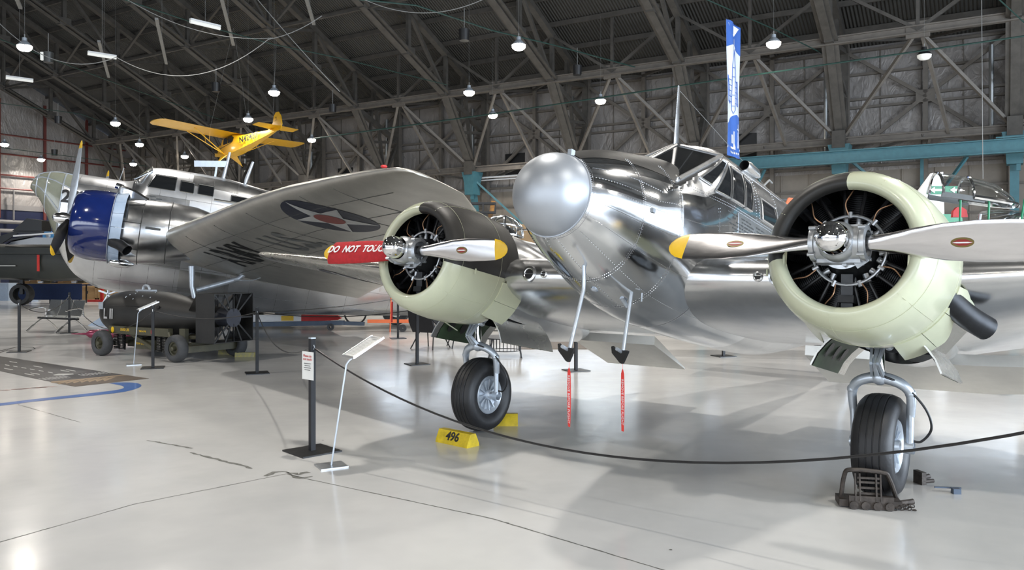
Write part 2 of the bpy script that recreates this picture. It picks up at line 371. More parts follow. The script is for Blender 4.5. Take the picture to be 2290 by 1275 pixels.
# roof deck
w = MB()
for (t0, t1) in ((TW-.6, 27.5), (27.5, TF+.6)):
    z0, z1 = RZ(t0), RZ(t1); w.add([(A0-.2, -t0, z0), (A1+.2, -t0, z0), (A1+.2, -t1, z1), (A0-.2, -t1, z1), (A0-.2, -t0, z0+.15), (A1+.2, -t0, z0+.15), (A1+.2, -t1, z1+.15), (A0-.2, -t1, z1+.15)],
          [(0, 1, 2, 3), (4, 5, 6, 7), (0, 1, 5, 4), (2, 3, 7, 6)])
st(place(w.build('ceiling', M['deck'])))
w = MB(); t = TW+1.2
while t < 57: w.box(((A0+A1)/2, -t, RZ(t)-.14), (A1-A0, .09, .22)); t += 1.55
st(place(w.build('ceiling_purlin', M['steel'])))
# girts, rails and wall posts on the blanketed wall
w = MB()
for z in (6.0, 7.25, 8.5, 8.85, 9.9, 10.9): w.box(((A0+A1)/2, -TW-.12, z), (A1-A0, .16, .10))
for z in (1.6, 3.9, 5.0): w.box(((A0+A1)/2, -TW-.08, z), (A1-A0, .08, .09))
k = A0+1
while k < A1: w.box((k, -TW-.03, 8.5), (.03, .03, 5)); k += 1.525
st(place(w.build('trim_1', M['steelw'])))
w = MB()
for k in range(-5, 9):
    a = -BAY*k; w.box((a, -TW-.3, 5.6), (.34, .3, 11.2)); w.box((a+BAY/2, -TW-.25, 5.6), (.18, .2, 11.2))
    for s in (-1, 1):
        c = V((a+BAY/2, -TW-.3, 8.7)); w.bar(c, (a+BAY/2+s*BAY/2, -TW-.3, 10.9), .12, .14); w.bar(c, (a+BAY/2+s*BAY/2, -TW-.3, 6.3), .12, .14)
    w.box((a+BAY/2, -TW-.32, 8.7), (.7, .06, .5))
st(place(w.build('trim_2', M['steelw'])))
# downpipes and a few dark vents high on the wall
w = MB()
for k in range(-1, 7): w.tube([(-BAY*k-.75, -TW-.45, 6.2), (-BAY*k-.75, -TW-.45, 10.4)], .09, 8)
st(place(w.build('trim_3', M['mesh'])))
w = MB()
for k in (0.72, 2.72, 4.72): w.box((-BAY*k, -TW-.04, 7.25), (1.2, .06, 1.15))
st(place(w.build('window_2', M['blk'])))

# roof trusses: one per bay
def zb(t): return 10.45+(t*.455 if t >= 0 else t*1.45)      # bottom chord / leg
TR = [-2.45, -1.2, 0, 3, 6, 9, 12, 15, 18, 21, 24, 27.5]
def truss():
    m = MB()
    def P(t, z, a=0): return V((a, -t, z))
    half = []
    for mir in (0, 1):
        g = (lambda t: t) if not mir else (lambda t: 55-t)
        B = [P(g(t), zb(t)) for t in TR]; Tn = [-3.6, -1.5, 0, 3, 6, 9, 12, 15, 18, 21, 24, 27.5]; T = [P(g(t), RZ(t)-.42) for t in Tn]
        for a, b in zip(B, B[1:]):
            for s in (-.14, .14): m.bar(a+V((s, 0, 0)), b+V((s, 0, 0)), .07, .34, up=V((1, 0, 0)))
            m.bar(a+V((0, 0, .16)), b+V((0, 0, .16)), .3, .03)
            m.bar(a-V((0, 0, .14)), b-V((0, 0, .14)), .3, .03)
        for a, b in zip(T, T[1:]): m.bar(a, b, .3, .26)
        m.bar(T[0], P(g(-3.6), 5.8), .3, .3)
        for i in range(2, len(TR)): m.bar(B[i], T[i], .20, .16); m.box(B[i]+V((0, 0, .12)), (.33, .6, .4))
        for i in range(2, len(TR)-1): m.bar(B[i+1] if i % 2 else B[i], T[i] if i % 2 else T[i+1], .16, .14)
        m.bar(B[1], T[1], .14); m.bar(B[0], T[1], .16, .14); m.bar(B[0], P(g(-3.6), 9), .2, .16); m.bar(B[1], P(g(-3.6), 9), .14, .14); m.bar(B[0], P(g(-3.6), 6.3), .2, .2); m.bar(B[2], P(g(-3.6), 9), .24, .26); m.bar(B[2], T[0], .2)
        m.box(P(g(-2.4), 6.95), (.5, .9, .7))
        rv = MB()
        for i in range(22): 
            for s in (-.2, .2): pass
    return m
tm = truss(); first = tm.build('roof_truss', M['steel']); st(first)
for i, k in enumerate(range(-5, 9)):
    o = first if i == 0 else first.copy()
    if i: COL.objects.link(o)
    o.matrix_world = HM @ Matrix.Translation((-BAY*k, 0, 0))
# longitudinal girders and bracing between trusses: one per bay, so each is a member of the roof
def bay():
    m = MB(); L = BAY
    def P(a, t, z): return V((a, -t, z))
    kz, lz = 10.45, 6.9
    for z, t in ((kz, 0), (lz, -2.4)):
        for s in (-.13, .13): m.box((L/2, -t, z+s), (L, .24, .05), mi=1)
        m.box((L/2, -t, z), (L, .06, .26), mi=1)
    c = P(L/2, 0, kz)
    m.box(c, (.8, .1, .6), mi=1)
    for s in (0, L): m.bar(c, P(s, -2.4, lz), .12, .12, 1)
    m.bar(P(L/2+.1, 0, kz), P(L/2+.9, -2.4, lz), .12, .12, 1)
    m.bar(P(L/2+.3, -2.4, lz+.1), P(L/2, -3.7, 6.4), .1, .1, 1); m.bar(P(0, -3.7, 6.4), P(L/2, -2.4, lz), .1, .1); m.bar(P(L, -3.7, 6.4), P(L/2, -2.4, lz), .1, .1)
    m.bar(P(L/2, -3.6, 11), P(0, 0, kz), .1, .1); m.bar(P(L/2, -3.6, 11), P(L, 0, kz), .1, .1)
    for t in (6, 12, 18, 24, 31, 37, 43, 49):
        tt = t if t < 27.5 else 55-t; z0, z1 = zb(tt), RZ(t)-.4
        m.bar(P(0, t, z0), P(L, t, z0), .12, .12); m.bar(P(0, t, z0), P(L/2, t, z1), .12, .1); m.bar(P(L, t, z0), P(L/2, t, z1), .12, .1)
    for t in (0, 55): m.bar(P(L/2, t, kz), P(0, t, RZ(t)-.4), .12, .12); m.bar(P(L/2, t, kz), P(L, t, RZ(t)-.4), .12, .12); m.bar(P(L/2, t, kz), P(L/2, t, RZ(t)), .14, .12)
    return m
f2 = bay().build('roof_girder', [M['steel'], M['steelw']]); st(f2)
for i, k in enumerate(range(-5, 9)):
    o = f2 if i == 0 else f2.copy()
    if i: COL.objects.link(o)
    o.matrix_world = HM @ Matrix.Translation((-BAY*k, 0, 0))
# teal column heads and legs under each truss foot
def col():
    m = MB()
    m.loft([[V((x*s, 2.4+y*q, z)) for x, y in ((-1, -1), (1, -1), (1, 1), (-1, 1))] for z, s, q in ((6.75, .42, .4), (6.2, .3, .34), (5.55, .26, .34))])
    m.bar((0, 2.5, 5.8), (0, 3.6, 0), .3, .22); m.bar((.12, 2.2, 6.2), (.12, 2.2, 5.3), .14)
    m.bar((0, 2.3, 6.5), (2.9, 3.6, 3.6), .12, .1)
    return m
for i, k in enumerate(range(-2, 9)):
    if i == 0: c0 = st(col().build('column', M['teal'])); o = c0
    else: o = c0.copy(); COL.objects.link(o)
    o.matrix_world = HM @ Matrix.Translation((-BAY*k, 0, 0))
w = MB(); w.box((11, 0, 5.95), (33, .04, .5)); w.box((11, 0, 6.18), (33, .3, .04)); w.box((11, 0, 5.72), (33, .3, .04)); w.box((9, -.1, 6.25), (7, .08, .05))
for a in (-4.3, 3, 9): w.box((a, 2.6, 3), (.12, .12, 6)); w.bar((a+.1, 2.6, 3.8), (a+1.6, 1, 5.8), .1)
st(place(w.build('beam', M['teal'])))
w = MB(); w.box((16, 3.6, 1.9), (9, .12, 3.8))
for z in (.9, 1.8, 2.7, 3.6): w.box((16, 3.52, z), (9, .05, .04))
M['tealdk'] = mat('dark_teal_door', (.03, .09, .10), .5)
st(place(w.build('door_1', M['tealdk'])))
# pale pipes and red pipes on the walls
w = MB()
for a0, a1, z, t in ((-4.5, -1.6, 6.55, -2.9), (0.6, 8, 6.55, -2.9), (-19, -13.5, 6.5, -2.9), (-13, -7, 6.45, -3.1)): w.tube([(a0, -t, z), (a1, -t, z)], .05, 8); w.tube([(a0, -t+.3, z-.1), (a1, -t+.3, z-.1)], .04, 8)
st(place(w.build('trim_4', M['white'])))
w = MB()
for t, z0, z1 in ((4.5, 3.1, 5.9), (8.2, 3.1, 5.6)): pass
for z in (7.0, 7.9, 9.3, 10.6): w.tube([(A0+.2, -TW, z), (A0+.2, -20, z)], .06, 6)
for t in (-1, 2, 5, 8, 11): w.box((A0+.15, -t, 9), (.12, .16, 8))
st(place(w.build('trim_5', mat('oxide_red', (.13, .03, .025), .5))))
w = MB()
for z in (4.15, 4.75): w.tube([(A0+.4, -2.6, z), (A0+.4, -14, z)], .13, 8)
w.tube([(A0+.4, -5.2, 4.15), (A0+.4, -5.2, 0)], .15, 8); w.tube([(A0+.4, -9, 7.8), (A0+.4, -9, 3)], .08, 8); w.tube([(A0+.4, -4.2, 4.9), (A0+.4, -4.2, 6.9)], .06, 8)
st(place(w.build('trim_6', M['whitewall'])))
# ================================================================ lamps and things hung in the roof
def lamp_parts(root, cord, on=True, power=0):
    m = MB(); m.lathe([(0, .22), (.06, .215), (.16, .13), (.2, .08), (.3, .075), (.3, .001)], (0, 0, 0), (0, 0, 1), 20); m.lathe([(.005, .2), (.06, .195), (.15, .12), (.15, .001)], (0, 0, 0), (0, 0, 1), 20)
    m.build('shade', M['steelp'] if on else M['blk'], root)
    m = MB(); m.lathe([(.03, .23), (-.05, .22), (-.12, .15), (-.15, .001)], (0, 0, 0), (0, 0, 1), 20); m.build('lens', M['lamp'] if on else M['tubeon'], root)
    m = MB(); m.tube([(0, 0, .3), (0, 0, .42)], .02, 6); m.tube([(0, 0, .42), (0, 0, .42+cord)], .004, 4); m.build('hanger', M['cable'], root)
    if on and power:
        l = bpy.data.lights.new('lamp_light', 'AREA'); l.shape = 'DISK'; l.size = .4; l.energy = power; l.color = (1, .95, .88); l.spread = radians(150)
        o = bpy.data.objects.new('lamp_light', l); COL.objects.link(o); o.parent = root; o.location = (0, 0, -.17)
LP = 290
lamps = [((55, 105), 'bright high-bay lamp glowing at the far upper left corner'), ((1160, 103), 'bright high-bay lamp above and left of the round silver nose'),
 ((1730, 98), 'bright high-bay lamp just right of the hanging blue and white banner'), ((613, 207), 'high-bay lamp above the tail of the yellow plane'),
 ((1049, 207), 'high-bay lamp hanging below a small wire loop, left of centre'), ((1343, 226), 'high-bay lamp between the silver nose and the antenna mast'),
 ((1102, 258), 'high-bay lamp in front of the pale wall braces, just left of the nose'), ((258, 276), 'high-bay lamp left of the yellow wingtip'),
 ((555, 267), 'high-bay lamp directly above the yellow fuselage'), ((697, 313), 'high-bay lamp right of the yellow tailplane'),
 ((312, 323), 'high-bay lamp below and left of the yellow wing'), ((92, 357), 'small high-bay lamp above the glazed bomber nose'),
 ((10, 323), 'small high-bay lamp against the left wall, at the picture edge'), ((197, 378), 'tiny far lamp just above the bomber nose top'),
 ((413, 350), 'small lamp above the bomber cockpit windscreen'), ((298, 367), 'tiny far lamp between bomber propeller and cockpit')]
for (px, py), lab in lamps:
    z = 9.0; Y = (z-CH)*FPX/(HZ-py); p = V(((px-1145)*Y/FPX, Y, z)); t = (p-K0).dot(NX)
    e = empty('high_bay_lamp', p, lab, 'ceiling lamp', 'lit high-bay lamps under the roof'); lamp_parts(e, max(1, RZ(t)-z-1.0), True, LP)
z = 9.0; Y = (z-CH)*FPX/(HZ-125); e = empty('high_bay_lamp', (((2067-1145)*Y/FPX), Y, z), 'unlit black high-bay lamp at the upper right', 'ceiling lamp'); lamp_parts(e, 3, False)
for a, t in [(-22, 27), (-14, 19), (-7, 18), (0, 14), (6, 10), (11, 5), (14, 14), (7, 20), (0, 25), (-8, 29), (-15, 33), (9, 30), (16, 25), (22, 19), (22, 8), (17, 36), (3, 37), (-6, 42), (10, 45), (22, 44)]:  # unseen lamps, added to light the front hall and the metal
    p = hp(a, t, 9.6); e = empty('high_bay_lamp', p, 'high-bay lamp added out of view to light the front of the hall', 'ceiling lamp', 'added lamps over the front of the hall'); lamp_parts(e, 2.5, True, LP)
# ================================================================ the silver twin-engined aircraft in front
TH = radians(11); TQ = 1.6; PB = V((1.24, 7.25, 0)); FB = V((-.611, -.792, 0)).normalized()
def bt(p): return V((p[0]*cos(TH)-p[2]*sin(TH), p[1], TQ+p[0]*sin(TH)+p[2]*cos(TH)))
F_TOPN = [(1.61, .695), (1.31, .82), (1.0, .92), (.61, 1.01), (.21, 1.09), (-.3, 1.13), (-2, 1.1), (-6.6, .7)]
F_TOPC = [(1.61, .6), (.9, .9), (.6, 1.2), (.1, 1.37), (-.3, 1.39), (-1, 1.40), (-2, 1.39), (-4, 1.13), (-6.6, .8)]
F_HW = [(1.61, .32), (1.5, .375), (1.31, .435), (1.0, .505), (.6, .585), (.2, .635), (-.3, .665), (-2, .67), (-4, .46), (-6.6, .08)]
F_HC = [(1.61, .375), (1.0, .36), (.2, .38), (-.5, .42), (-2, .45), (-6.6, .62)]
F_BOT = [(1.61, .055), (1.45, -.03), (1.2, -.14), (1.0, -.215), (.7, -.31), (.4, -.375), (0, -.42), (-1, -.44), (-2.2, -.42), (-4, -.15), (-6.6, .45)]
def wsh(s, y): return 1.09+.59*(.21-s)-.31*abs(y)
def ftop(s, y):
    hw = interp(F_HW, s); hc = interp(F_HC, s); q = min(1, abs(y)/hw); nn = (1.85+max(0, min(.25, (s-.6)*.25))) if s > -.2 else 2.1+min(1, (-.2-s))*.7; nc = 2.9-.9*max(0, min(1, (s+.3)/.55))
    hn = hc+(interp(F_TOPN, s)-hc)*(1-q**nn)**(1/nn); c = hc+(interp(F_TOPC, s)-hc)*(1-q**nc)**(1/nc)
    return max(hn, min(c, wsh(s, y)))
def fsec(s, ph):
    "ph 0 top .. pi bottom, y = + side"
    hw = interp(F_HW, s); hc = interp(F_HC, s)
    sg = 1 if ph >= 0 else -1; a = abs(ph)
    if a <= pi/2:
        y = hw*sin(a)**.8; return V((s, sg*y, ftop(s, y)))
    b = pi-a; y = hw*sin(b)**.95; return V((s, sg*y, hc-(hc-interp(F_BOT, s))*cos(b)**.95 if b < pi/2 else hc))
def fside(s, h):
    "surface y at height h on the flank"
    lo, hi = 0, interp(F_HW, s); hc = interp(F_HC, s)
    if h <= hc:
        t = (hc-h)/(hc-interp(F_BOT, s)); return hi*max(0, 1-min(1, t)**2)**.5
    for _ in range(30):
        m = (lo+hi)/2
        if ftop(s, m) > h: lo = m
        else: hi = m
    return lo
bee = empty('twin_engine_aircraft', PB, 'polished silver twin-engine aircraft with bulbous grey nose, cream and black cowlings', 'aircraft', rz=atan2(FB.y, FB.x))
bee_m = Matrix.Translation(PB) @ Matrix.Rotation(atan2(FB.y, FB.x), 4, 'Z')
def bw(s, y, h): return bee_m @ bt(V((s, y, h)))
ALU = [M['alu'], M['alu2'], M['alu3'], M['black'], M['alu4']]
# fuselage skin: fine loft, panels get their own finish
ss = []; s = 1.61
while s > .9: ss.append(s); s -= .035
while s > -.75: ss.append(s); s -= .022
while s > -6.6: ss.append(s); s -= .12
ss.append(-6.6)
NP = 104; phs = [-pi+2*pi*k/NP for k in range(NP)]
rings = [[fsec(s, p) for p in phs] for s in ss]
m = MB(); m.loft(rings, 0, True)
rnd = random.Random(5); bands = [1.07, .6, -.35, -1.5, -2.6, -4, -7]; longs = [52, 66, 80, 98, 118, 140, 180]; pan = {}
def panel(s, ph):
    i = sum(1 for b in bands if s < b); j = sum(1 for b in longs if abs(math.degrees(ph)) > b)
    k = (i, j, ph > 0)
    if k not in pan: pan[k] = rnd.choice([0, 0, 1, 1, 1, 2] if s > 0 else [0, 1, 2, 2])
    return pan[k]
mm = []
for i in range(len(ss)-1):
    for k in range(NP):
        s = (ss[i]+ss[i+1])/2; y = abs(rings[i][k][1]+rings[i][(k+1) % NP][1])/2; ph = phs[k]+pi/NP
        glare = s > .5 and abs(ph) < pi/2 and y < .17+(1.61-s)*.27
        if .15 < s <= .5 and abs(ph) < pi/2 and y < .47 and ftop(s, y) > wsh(s, y)+.004: glare = True
        mm.append(panel(s, ph) if s > .6 or abs(ph) > 1.2 else 2)
m.m = mm+[0, 0]
m.xf(bt); fus = m.build('fuselage', ALU, bee, ang=28)
# matt black anti-glare panel ahead of the windscreen
def hnose(s, y):
    hw = interp(F_HW, s); hc = interp(F_HC, s); q = min(1, abs(y)/hw); nn = 1.85+max(0, min(.25, (s-.6)*.25)); return hc+(interp(F_TOPN, s)-hc)*(1-q**nn)**(1/nn)
m = MB(); ag = []; n = 56
for i in range(n+1):
    s = 1.585-(1.585-.12)*i/n; Y_ = .185+(1.6-s)*.262
    ag += [V((s, Y_*(2*j/24-1), hnose(s, Y_*(2*j/24-1))+.0025)) for j in range(25)]
m.add(ag, [(i*25+j, (i+1)*25+j, (i+1)*25+j+1, i*25+j+1) for i in range(n) for j in range(24)]); m.xf(bt).build('anti_glare_panel', M['black'], bee, fix=False)
# radome
m = MB(); rc = V((1.61, 0, .375)); d = V((1, 0, 0))
m.lathe([(.30*sin(a)*1.02, .322*cos(a)) for a in [k*pi/2/20 for k in range(20)]]+[(.3065, .0005)], rc, d, 48); m.lathe([(-.012, .322), (-.004, .331), (.006, .331), (.008, .322)], rc, d, 64)
m.xf(bt); rad = m.build('nose_radome', M['radome'], bee)
m = MB()
for p in ((1.60, -.16, .67), (1.60, .11, .70)): m.box(p, (.05, .035, .05))
m.xf(bt).build('lug', M['steelp'], rad)
# rivet rows and seams
m = MB(); sm = MB()
def off(s, ph, o=.0):
    p = fsec(s, ph); q = fsec(s, ph+.02); r = fsec(s-.02, ph); n = (q-p).cross(r-p); n = n.normalized() if n.length > 1e-9 else V((0, 0, 1))
    c = V((s, 0, interp(F_HC, s)));
    if n.dot(p-c) < 0: n = -n
    return p+n*o, n
def ringrow(s, a, b, off_s=0):
    ph = radians(a)
    while ph < radians(b):
        p, n = off(s+off_s, ph); m.dome(p, n, .0048); ph += .024/(interp(F_HW, s)*1.2+.05)
def seamring(s, a, b):
    L = []; k = int((b-a)/3)
    for i in range(k+1):
        p, n = off(s, radians(a+(b-a)*i/k), .001); L.append(p)
    sm.tube(L, .0011, 4, cap=False)
for s in (1.60, 1.075, .62, .02):
    o = -.02 if s > 1.5 else 0
    for sg in (1, -1):
        lo = 30 if s > .5 else 78
        a, b = (lo, 178) if sg > 0 else (-178, -lo)
        seamring(s+o, a, b); ringrow(s, a, b, .014+o); 
        if s < 1.5: ringrow(s, a, b, -.014)
def longrow(ph0, s0, s1, phe=None):
    s = s0; L = []
    while s > s1:
        f = (s0-s)/(s0-s1); ph = radians(ph0+((phe or ph0)-ph0)*f); p, n = off(s, ph); m.dome(p, n, .0048); s -= .027; L.append(off(s, ph, .001)[0])
    sm.tube(L, .001, 4, cap=False)
for a, e in ((50, 68), (66, 78), (80, 86), (98, 99), (118, 121), (140, 146), (172, 172)):
    longrow(a, 1.58, .62, e); longrow(-a, 1.58, .62, -e)
for a in (86, 99, 121, 146): longrow(a, .6, -1.6); longrow(-a, .6, -.8)
def siderow(h, s0, s1):
    s = s0
    while s > s1: m.dome((s, fside(s, h), h), (0, 1, .2), .005); s -= .028
siderow(.735, .5, -1.7); siderow(.71, .5, -1.7); siderow(1.19, -.4, -1.8)
for s in (-.80, -.88, -1.42):
    h = .75
    while h < 1.18: m.dome((s, fside(s, h), h), (0, 1, .2), .005); h += .028
rv = m.xf(bt).build('rivets', M['rivet'], bee); rv['kind'] = 'stuff'
sm.xf(bt).build('skin_seams', M['seam'], bee)['kind'] = 'stuff'
# glazing: panes laid on the curved skin
def pane(poly, side=1, name='side_window', o=.006, mt='glassd', par=None, fr=.009, frm='alu3'):
    "quad poly in (s,h)"
    m = MB(); n = 6; a, b, c, d = [V((q[0], q[1])) for q in poly]; vs = []
    for i in range(n+1):
        for j in range(n+1):
            u, v = i/n, j/n; p = a*(1-u)*(1-v)+b*u*(1-v)+c*u*v+d*(1-u)*v; vs.append(V((p[0], side*(fside(p[0], p[1])+o), p[1])))
    fs = [(i*(n+1)+j, (i+1)*(n+1)+j, (i+1)*(n+1)+j+1, i*(n+1)+j+1) for i in range(n) for j in range(n)]
    m.add(vs, fs); w = m.xf(bt).build(name, M[mt], par or bee, fix=False)
    f = MB(); P = [a, b, c, d]
    for i in range(4):
        p, q = P[i], P[(i+1) % 4]
        if (q-p).length < .01: continue
        f.tube([V((r[0], side*(fside(r[0], r[1])+o+.002), r[1])) for r in [p.lerp(q, t/6) for t in range(7)]], fr, 6)
    f.xf(bt).build('window_frame', M[frm], w); return w
for sd in (1, -1):
    pane([(.27, .86), (-.22, 1.175), (-.29, 1.165), (.13, .83)], sd, 'quarter_window')
    pane([(.08, .79), (-.26, 1.13), (-.28, 1.13), (-.16, .79)], sd)
    pane([(-.19, .79), (-.31, 1.13), (-.56, 1.13), (-.46, .79)], sd)
    pane([(-.50, .79), (-.60, 1.13), (-.76, 1.10), (-.66, .79)], sd)
    pane([(-.93, .78), (-.95, 1.0), (-1.36, 1.0), (-1.37, .78)], sd, 'cabin_window')
    pane([(-1.75, .78), (-1.75, 1.0), (-2.2, 1.0), (-2.2, .78)], sd, 'cabin_window')
def wpane(P, sg):
    m = MB(); n = 8; a, b, c, d = [V(q) for q in P]; vs = []
    for i in range(n+1):
        for j in range(n+1):
            u, v = i/n, j/n; p = a*(1-u)*(1-v)+b*u*(1-v)+c*u*v+d*(1-u)*v; vs.append(V((p[0], sg*p[1], wsh(p[0], p[1])+.006)))
    m.add(vs, [(i*(n+1)+j, (i+1)*(n+1)+j, (i+1)*(n+1)+j+1, i*(n+1)+j+1) for i in range(n) for j in range(n)])
    w = m.xf(bt).build('windshield', M['glassd'], bee, fix=False)
    f = MB(); Q = [a, b, c, d]
    for i in range(4):
        p, q = Q[i], Q[(i+1) % 4]; f.tube([V((r[0], sg*r[1], wsh(r[0], r[1])+.008)) for r in [p.lerp(q, t/6) for t in range(7)]], .016 if i != 1 else .02, 6)
    f.xf(bt).build('window_frame', M['alu3'], w)
for sg in (1, -1): wpane([(.19, .015), (.49, .455), (-.27, .485), (-.285, .015)], sg)
# door outline, intake, small fittings
m = MB()
for a, b in (((.6, .70), (.6, .36)), ((-.35, .70), (-.35, .36))): m.tube([(a[0], fside(a[0], h)+.001, h) for h in (.7, .6, .5, .4, .36)], .0025, 4)
m.box((.98, .505, .39), (.04, .035, .035)); m.xf(bt).build('static_port', M['steelp'], bee)
m = MB(); rnd = random.Random(12)
for r_ in range(7):
    s = -.12-.05*(r_ % 2)
    while s > -.95:
        w_ = .03+rnd.random()*.07; h = .655-.032*r_; y = fside(s, h)+.0015
        if rnd.random() < .8: m.add([(s, y, h), (s-w_, fside(s-w_, h)+.0015, h), (s-w_, fside(s-w_, h+.012)+.0015, h+.012), (s, fside(s, h+.012)+.0015, h+.012)], [(0, 1, 2, 3)])
        s -= w_+.02
m.xf(bt).build('stencilling', M['stencil'], bee, fix=False)['kind'] = 'stuff'
m = MB(); mx, mz = -.3, 1.39
m.loft([[V((mx+.05*k+x*c, y*c*.35, mz-.02+.60*k)) for x, y in ((.05, 0), (0, .04), (-.06, 0), (0, -.04))] for k, c in ((0, 1), (1, .45))]).xf(bt).build('antenna_mast', M['alu3'], bee)
m = MB(); m.lathe([(0, .05), (-.06, .062), (-.3, .05), (-.42, .01)], (-.78, .50, 1.29), (1, 0, 0), 16); m.lathe([(0, .045), (-.03, .04), (-.1, .0)], (-.775, .50, 1.29), (1, 0, 0), 16, 1)
m.xf(bt).build('air_scoop', [M['alu3'], M['blk']], bee)
m = MB(); m.tube([(-2.3, 0, 1.4), (-2.8, 0, 1.75), (-2.9, 0, 1.74)], .012); m.tube([(-.28, 0, 1.93), (-6.4, 0, 1.2)], .003, 4); m.xf(bt).build('aerial_wire', M['cable'], bee)
# pitot masts
m = MB(); m.tube(spline([(1.27, .1, -.04), (1.245, .1, -.13), (1.22, .1, -.26), (1.235, .1, -.36), (1.31, .1, -.68), (1.33, .1, -.77)]), .0155, 12); m.tube([(1.33, .1, -.77), (1.43, .1, -.75)], .014, 8); m.xf(bt).build('pitot_mast', M['steelp'], bee)
m = MB(); m.tube([(.745, .26, -.17), (.80, .26, -.72)], .0155, 12); m.tube([(.80, .26, -.72), (.9, .26, -.70)], .014, 8); m.xf(bt).build('pitot_mast', M['steelp'], bee)
m = MB(); m.sphere((.93, .02, -.235), .032, 10, 6, 0, (1.4, 1, .6)); m.tube([(.74, .17, -.27), (.66, .18, -.33)], [.022, .016], 8); m.tube([(.70, .33, -.22), (.70, .33, -.29)], .007, 6); m.xf(bt).build('drain_fitting', M['steelp'], bee)
# wings
def foil(sle, hle, c, t, inc, y, n=20, camber=.02):
    i = radians(inc); xs = [(1-cos(pi*k/n))/2 for k in range(n+1)]
    def yt(x): return 5*t*(.2969*sqrt(x)-.126*x-.3516*x*x+.2843*x**3-.1015*x**4)
    up = [(x, yt(x)+camber*4*x*(1-x)) for x in xs]; lo = [(x, -yt(x)+camber*4*x*(1-x)) for x in xs]
    return [V((sle-x*c*cos(i)+z*c*sin(i)*0, y, hle-x*c*sin(i)+z*c)) for x, z in up[::-1]+lo[1:-1]]
def wrow(y):
    ay = abs(y)
    if ay <= 2.3: return (.34, 0, 2.6, .21, 6)
    f = (ay-2.3)/(7.05-2.3)
    return (.34-f*1.02, f*.47, 2.6-f*1.5, .17-f*.05, 5-3*f)
def wing(y0, y1, name, mt, seg=1, ys=None, par=bee):
    ys = ys or [y0+(y1-y0)*k/seg for k in range(seg+1)]; m = MB(); R_ = [foil(*wrow(y)[:3], wrow(y)[3], wrow(y)[4], y) for y in ys]
    m.loft(R_, 0, True); return m.xf(bt).build(name, mt, par, ang=35)
wing(0, 0, 'centre_wing', M['alu3'], ys=[-2.3, -1.5, -.7, 0, .7, 1.5, 2.3])
for sg in (1, -1):
    ys = [sg*y for y in (2.3, 3.2, 4.2, 5.2, 6.2, 6.7, 7.0)]; m = MB(); R_ = [foil(*wrow(y)[:3], wrow(y)[3], wrow(y)[4], y) for y in ys]
    a = wrow(sg*7.0); R_.append(foil(a[0]-.12, a[1]+.03, a[2]-.3, .08, 2, sg*7.16)); R_.append(foil(a[0]-.4, a[1]+.05, a[2]-.8, .04, 2, sg*7.24))
    if sg < 0: pass
    m.loft(R_, 0, True); w = m.xf(bt).build('outer_wing', M['alu3'] if sg > 0 else M['alu4'], bee, ang=35)
    if sg < 0: rwing = w
def wlow(y, x, o=.004):
    a = wrow(y); i = radians(a[4]); t = a[3]; yt = 5*t*(.2969*sqrt(x)-.126*x-.3516*x*x+.2843*x**3-.1015*x**4)
    return V((a[0]-x*a[2]*cos(i), y, a[1]-x*a[2]*sin(i)+(-yt+.08*x*(1-x))*a[2]-o))
def wstar(yc, xc, r, par):
    "star insignia under the wing, laid on the lower skin"
    def put(poly, o, mt, nm, R_=1):
        m = MB(); n = len(poly); c = V((0, 0)); vs = []; fs = []; K = 6
        for i in range(n):
            for k in range(K+1): vs.append(V(poly[i])*k/K)
        P = []
        for v in vs:
            y = yc+v[0]; a = wrow(y); x = min(.98, max(.01, (a[0]-(wrow(yc)[0]-xc*wrow(yc)[2]+v[1]))/a[2])); P.append(wlow(y, x, o))
        for i in range(n):
            j = (i+1) % n
            for k in range(K): fs.append((i*(K+1)+k, i*(K+1)+k+1, j*(K+1)+k+1, j*(K+1)+k))
        return m.add(P, fs).xf(bt).build(nm, mt, par, fix=False)
    c = [(r*cos(a), r*sin(a)) for a in [2*pi*k/40 for k in range(40)]]
    s_ = [((r if k % 2 == 0 else r*.38)*cos(pi/2+pi*k/5), (r if k % 2 == 0 else r*.38)*sin(pi/2+pi*k/5)) for k in range(10)]
    d = put(c, .004, M['insB'], 'insignia'); put(s_, .008, M['insW'], 'star').parent = par; put([(x*.3, y*.3) for x, y in c], .012, M['insR'], 'insignia_centre')
wstar(-5.1, .45, .55, rwing)
for ys in ((.85, 1.6, 2.4, 4.4), (-.85, -1.4, -1.95)):
    m = MB(); a = []
    for y in ys:
        k = max(0, abs(y)-2.3)*.25; a.append([V((-1.85+k, y, -.32+k*.1)), V((-1.85+k, y, -.42+k*.1)), V((-2.72+k*1.3, y, -.62+k*.3)), V((-2.70+k*1.3, y, -.60+k*.3))])
    m.loft(a, 0).xf(bt).build('flap', M['alu5'], bee)
# intake rings in the leading edge
for (y, h, r, k) in ((1.14, -.01, .03, 1), (1.29, -.01, .05, 1), (-1.1, .0, .055, 1.35), (-.93, .0, .028, 1)):
    m = MB(); m.lathe([(-.03, r*.8), (.012, r*.85), (.016, r), (.01, r*1.35), (-.03, r*1.5)], (.335, y, h), (1, 0, 0), 20); m.lathe([(.004, r*.85), (.004, .001)], (.335, y, h), (1, 0, 0), 20, 1)
    m.xf(bt).build('air_intake', [M['alu3'], M['blk']], bee)
